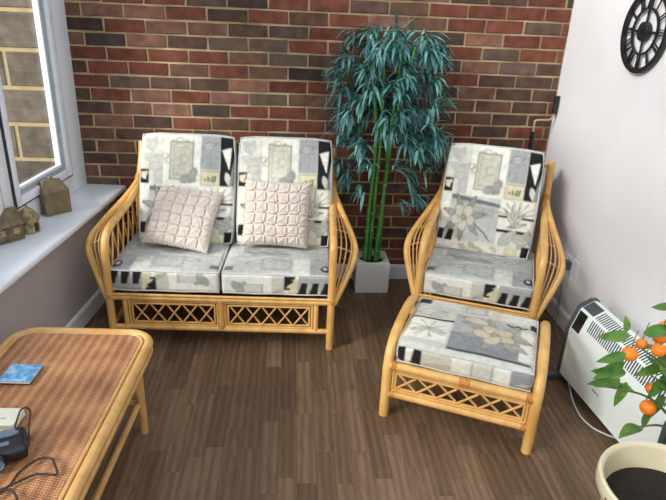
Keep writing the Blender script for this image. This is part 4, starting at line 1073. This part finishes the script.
# ------------------------------------------------------------------ clock on the right wall
CKZ, CKY, CR0 = 1.624, -.800, .181
ck = thing('wall_clock', 'round black skeleton clock with Roman numerals on the white wall', 'clock', (RX-.001, CKY, CKZ))
AX = Matrix((V(0,-1,0), V(0,0,1), V(-1,0,0))).transposed()    # local x -> towards the camera, y -> up, z -> out of the wall
def annulus(r0, r1, z0, z1, n=72):
    return MB().lathe([(r0,z0), (r1,z0), (r1,z1), (r0,z1), (r0,z0)], n, axis=AX)
annulus(CR0-.021, CR0, .006, .022).build('outer_ring', M_black, ck, angle=30)
annulus(.094, .102, .008, .018).build('inner_ring', M_black, ck, angle=30)
def bar(m, r0, r1, w, ang, z=.013, h=.008, off=0):
    # ang measured clockwise from 12 as a viewer sees it; viewer's right is -y (towards the camera)
    d = V(0, -math.sin(ang), math.cos(ang)); t_ = V(0, -math.cos(ang), -math.sin(ang))
    c = d*(r0+r1)/2 + t_*off + V(-z,0,0)
    m.box(c, (h, w, r1-r0), Matrix((V(1,0,0), t_, d)).transposed())
NUM = ['XII','I','II','III','IV','V','VI','VII','VIII','IX','X','XI']
for k, s in enumerate(NUM):
    m = MB(); ang = k*PI/6; wds = {'I': .012, 'V': .021, 'X': .021}; tot = sum(wds[c] for c in s); x = -tot/2
    r0, r1 = .101, CR0-.019
    def stroke(xa, ra, xb, rb_, w=.0042):
        d = V(0, -math.sin(ang), math.cos(ang)); t_ = V(0, -math.cos(ang), -math.sin(ang))
        pa = d*ra + t_*xa + V(-.013,0,0); pb_ = d*rb_ + t_*xb + V(-.013,0,0); u = (pb_-pa); L = u.length; u.normalize(); q = V(1,0,0).cross(u)
        m.box((pa+pb_)/2, (.006, w, L), Matrix((V(1,0,0), q, u)).transposed())
    for ch in s:
        w = wds[ch]; cxx = x + w/2
        if ch == 'I': stroke(cxx, r0, cxx, r1)
        elif ch == 'V': stroke(cxx, r0, x+.003, r1, .005); stroke(cxx, r0, x+w-.003, r1, .003)
        else: stroke(x+.003, r0, x+w-.003, r1, .003); stroke(x+w-.003, r0, x+.003, r1, .005)
        x += w
    m.build('numeral', M_black, ck, smooth=False)
for k in range(4):
    m = MB(); bar(m, .03, .096, .007, k*PI/2); m.build('spoke', M_black, ck, smooth=False)
MB().lathe([(0,.004), (.041,.004), (.043,.01), (.041,.026), (.036,.029), (0,.029)], 40, axis=AX).build('hub', M_black, ck, angle=35)
m = MB(); bar(m, -.02, .125, .007, math.radians(92), .032, .002); m.build('minute_hand', M_plastic_black, ck, smooth=False)
m = MB(); bar(m, -.015, .085, .009, math.radians(272), .035, .002); m.build('hour_hand', M_plastic_black, ck, smooth=False)

# ------------------------------------------------------------------ light
w = bpy.data.worlds.new('sky'); scene.world = w; w.use_nodes = True; nt = w.node_tree; nt.nodes.clear(); L = nt.links
out = node(nt, 'ShaderNodeOutputWorld'); bg = node(nt, 'ShaderNodeBackground'); tc = node(nt, 'ShaderNodeTexCoord'); sp = node(nt, 'ShaderNodeSeparateXYZ')
rp = node(nt, 'ShaderNodeValToRGB'); e = rp.color_ramp.elements
e[0].position = .0; e[0].color = (.95,.97,1.0,1); e[1].position = 1; e[1].color = (.84,.91,1.0,1)
L.new(tc.outputs['Generated'], sp.inputs[0]); L.new(sp.outputs['Z'], rp.inputs['Fac']); L.new(rp.outputs['Color'], bg.inputs['Color']); L.new(bg.outputs[0], out.inputs['Surface'])
SKY = 1.08
sl_ = bpy.data.lights.new('sun', 'SUN'); sl_.energy = 3.8; sl_.angle = math.radians(22); sl_.color = (1.0, .965, .92)
so_ = bpy.data.objects.new('sun', sl_); COL.objects.link(so_)
so_.rotation_euler = V(.80, .45, -.52).to_track_quat('-Z', 'Y').to_euler()
bg.inputs['Strength'].default_value = SKY
# ------------------------------------------------------------------ camera (solved from the brick courses)
cam = bpy.data.cameras.new('camera'); co = bpy.data.objects.new('camera', cam); COL.objects.link(co)
cam.sensor_width = 36; cam.lens = 586.37/666*36; cam.clip_start = .05
R = V(.99699536, -.06547573, .04139055); U = V(-.0125148, .39116549, .92023526); F = V(.07644363, .91798828, -.38917076)
co.matrix_world = Matrix(((R.x, U.x, -F.x, 1.13825), (R.y, U.y, -F.y, -3.51780), (R.z, U.z, -F.z, 1.68809), (0,0,0,1)))
scene.camera = co
vs_ = scene.view_settings; vs_.view_transform = 'Standard'; vs_.look = 'None'; vs_.gamma = 1; vs_.use_curve_mapping = False; vs_.exposure = 0.62
scene.cycles.max_bounces = 8; scene.cycles.diffuse_bounces = 5; scene.cycles.transparent_max_bounces = 16
scene.cycles.use_denoising = True; scene.cycles.caustics_reflective = False; scene.cycles.caustics_refractive = False
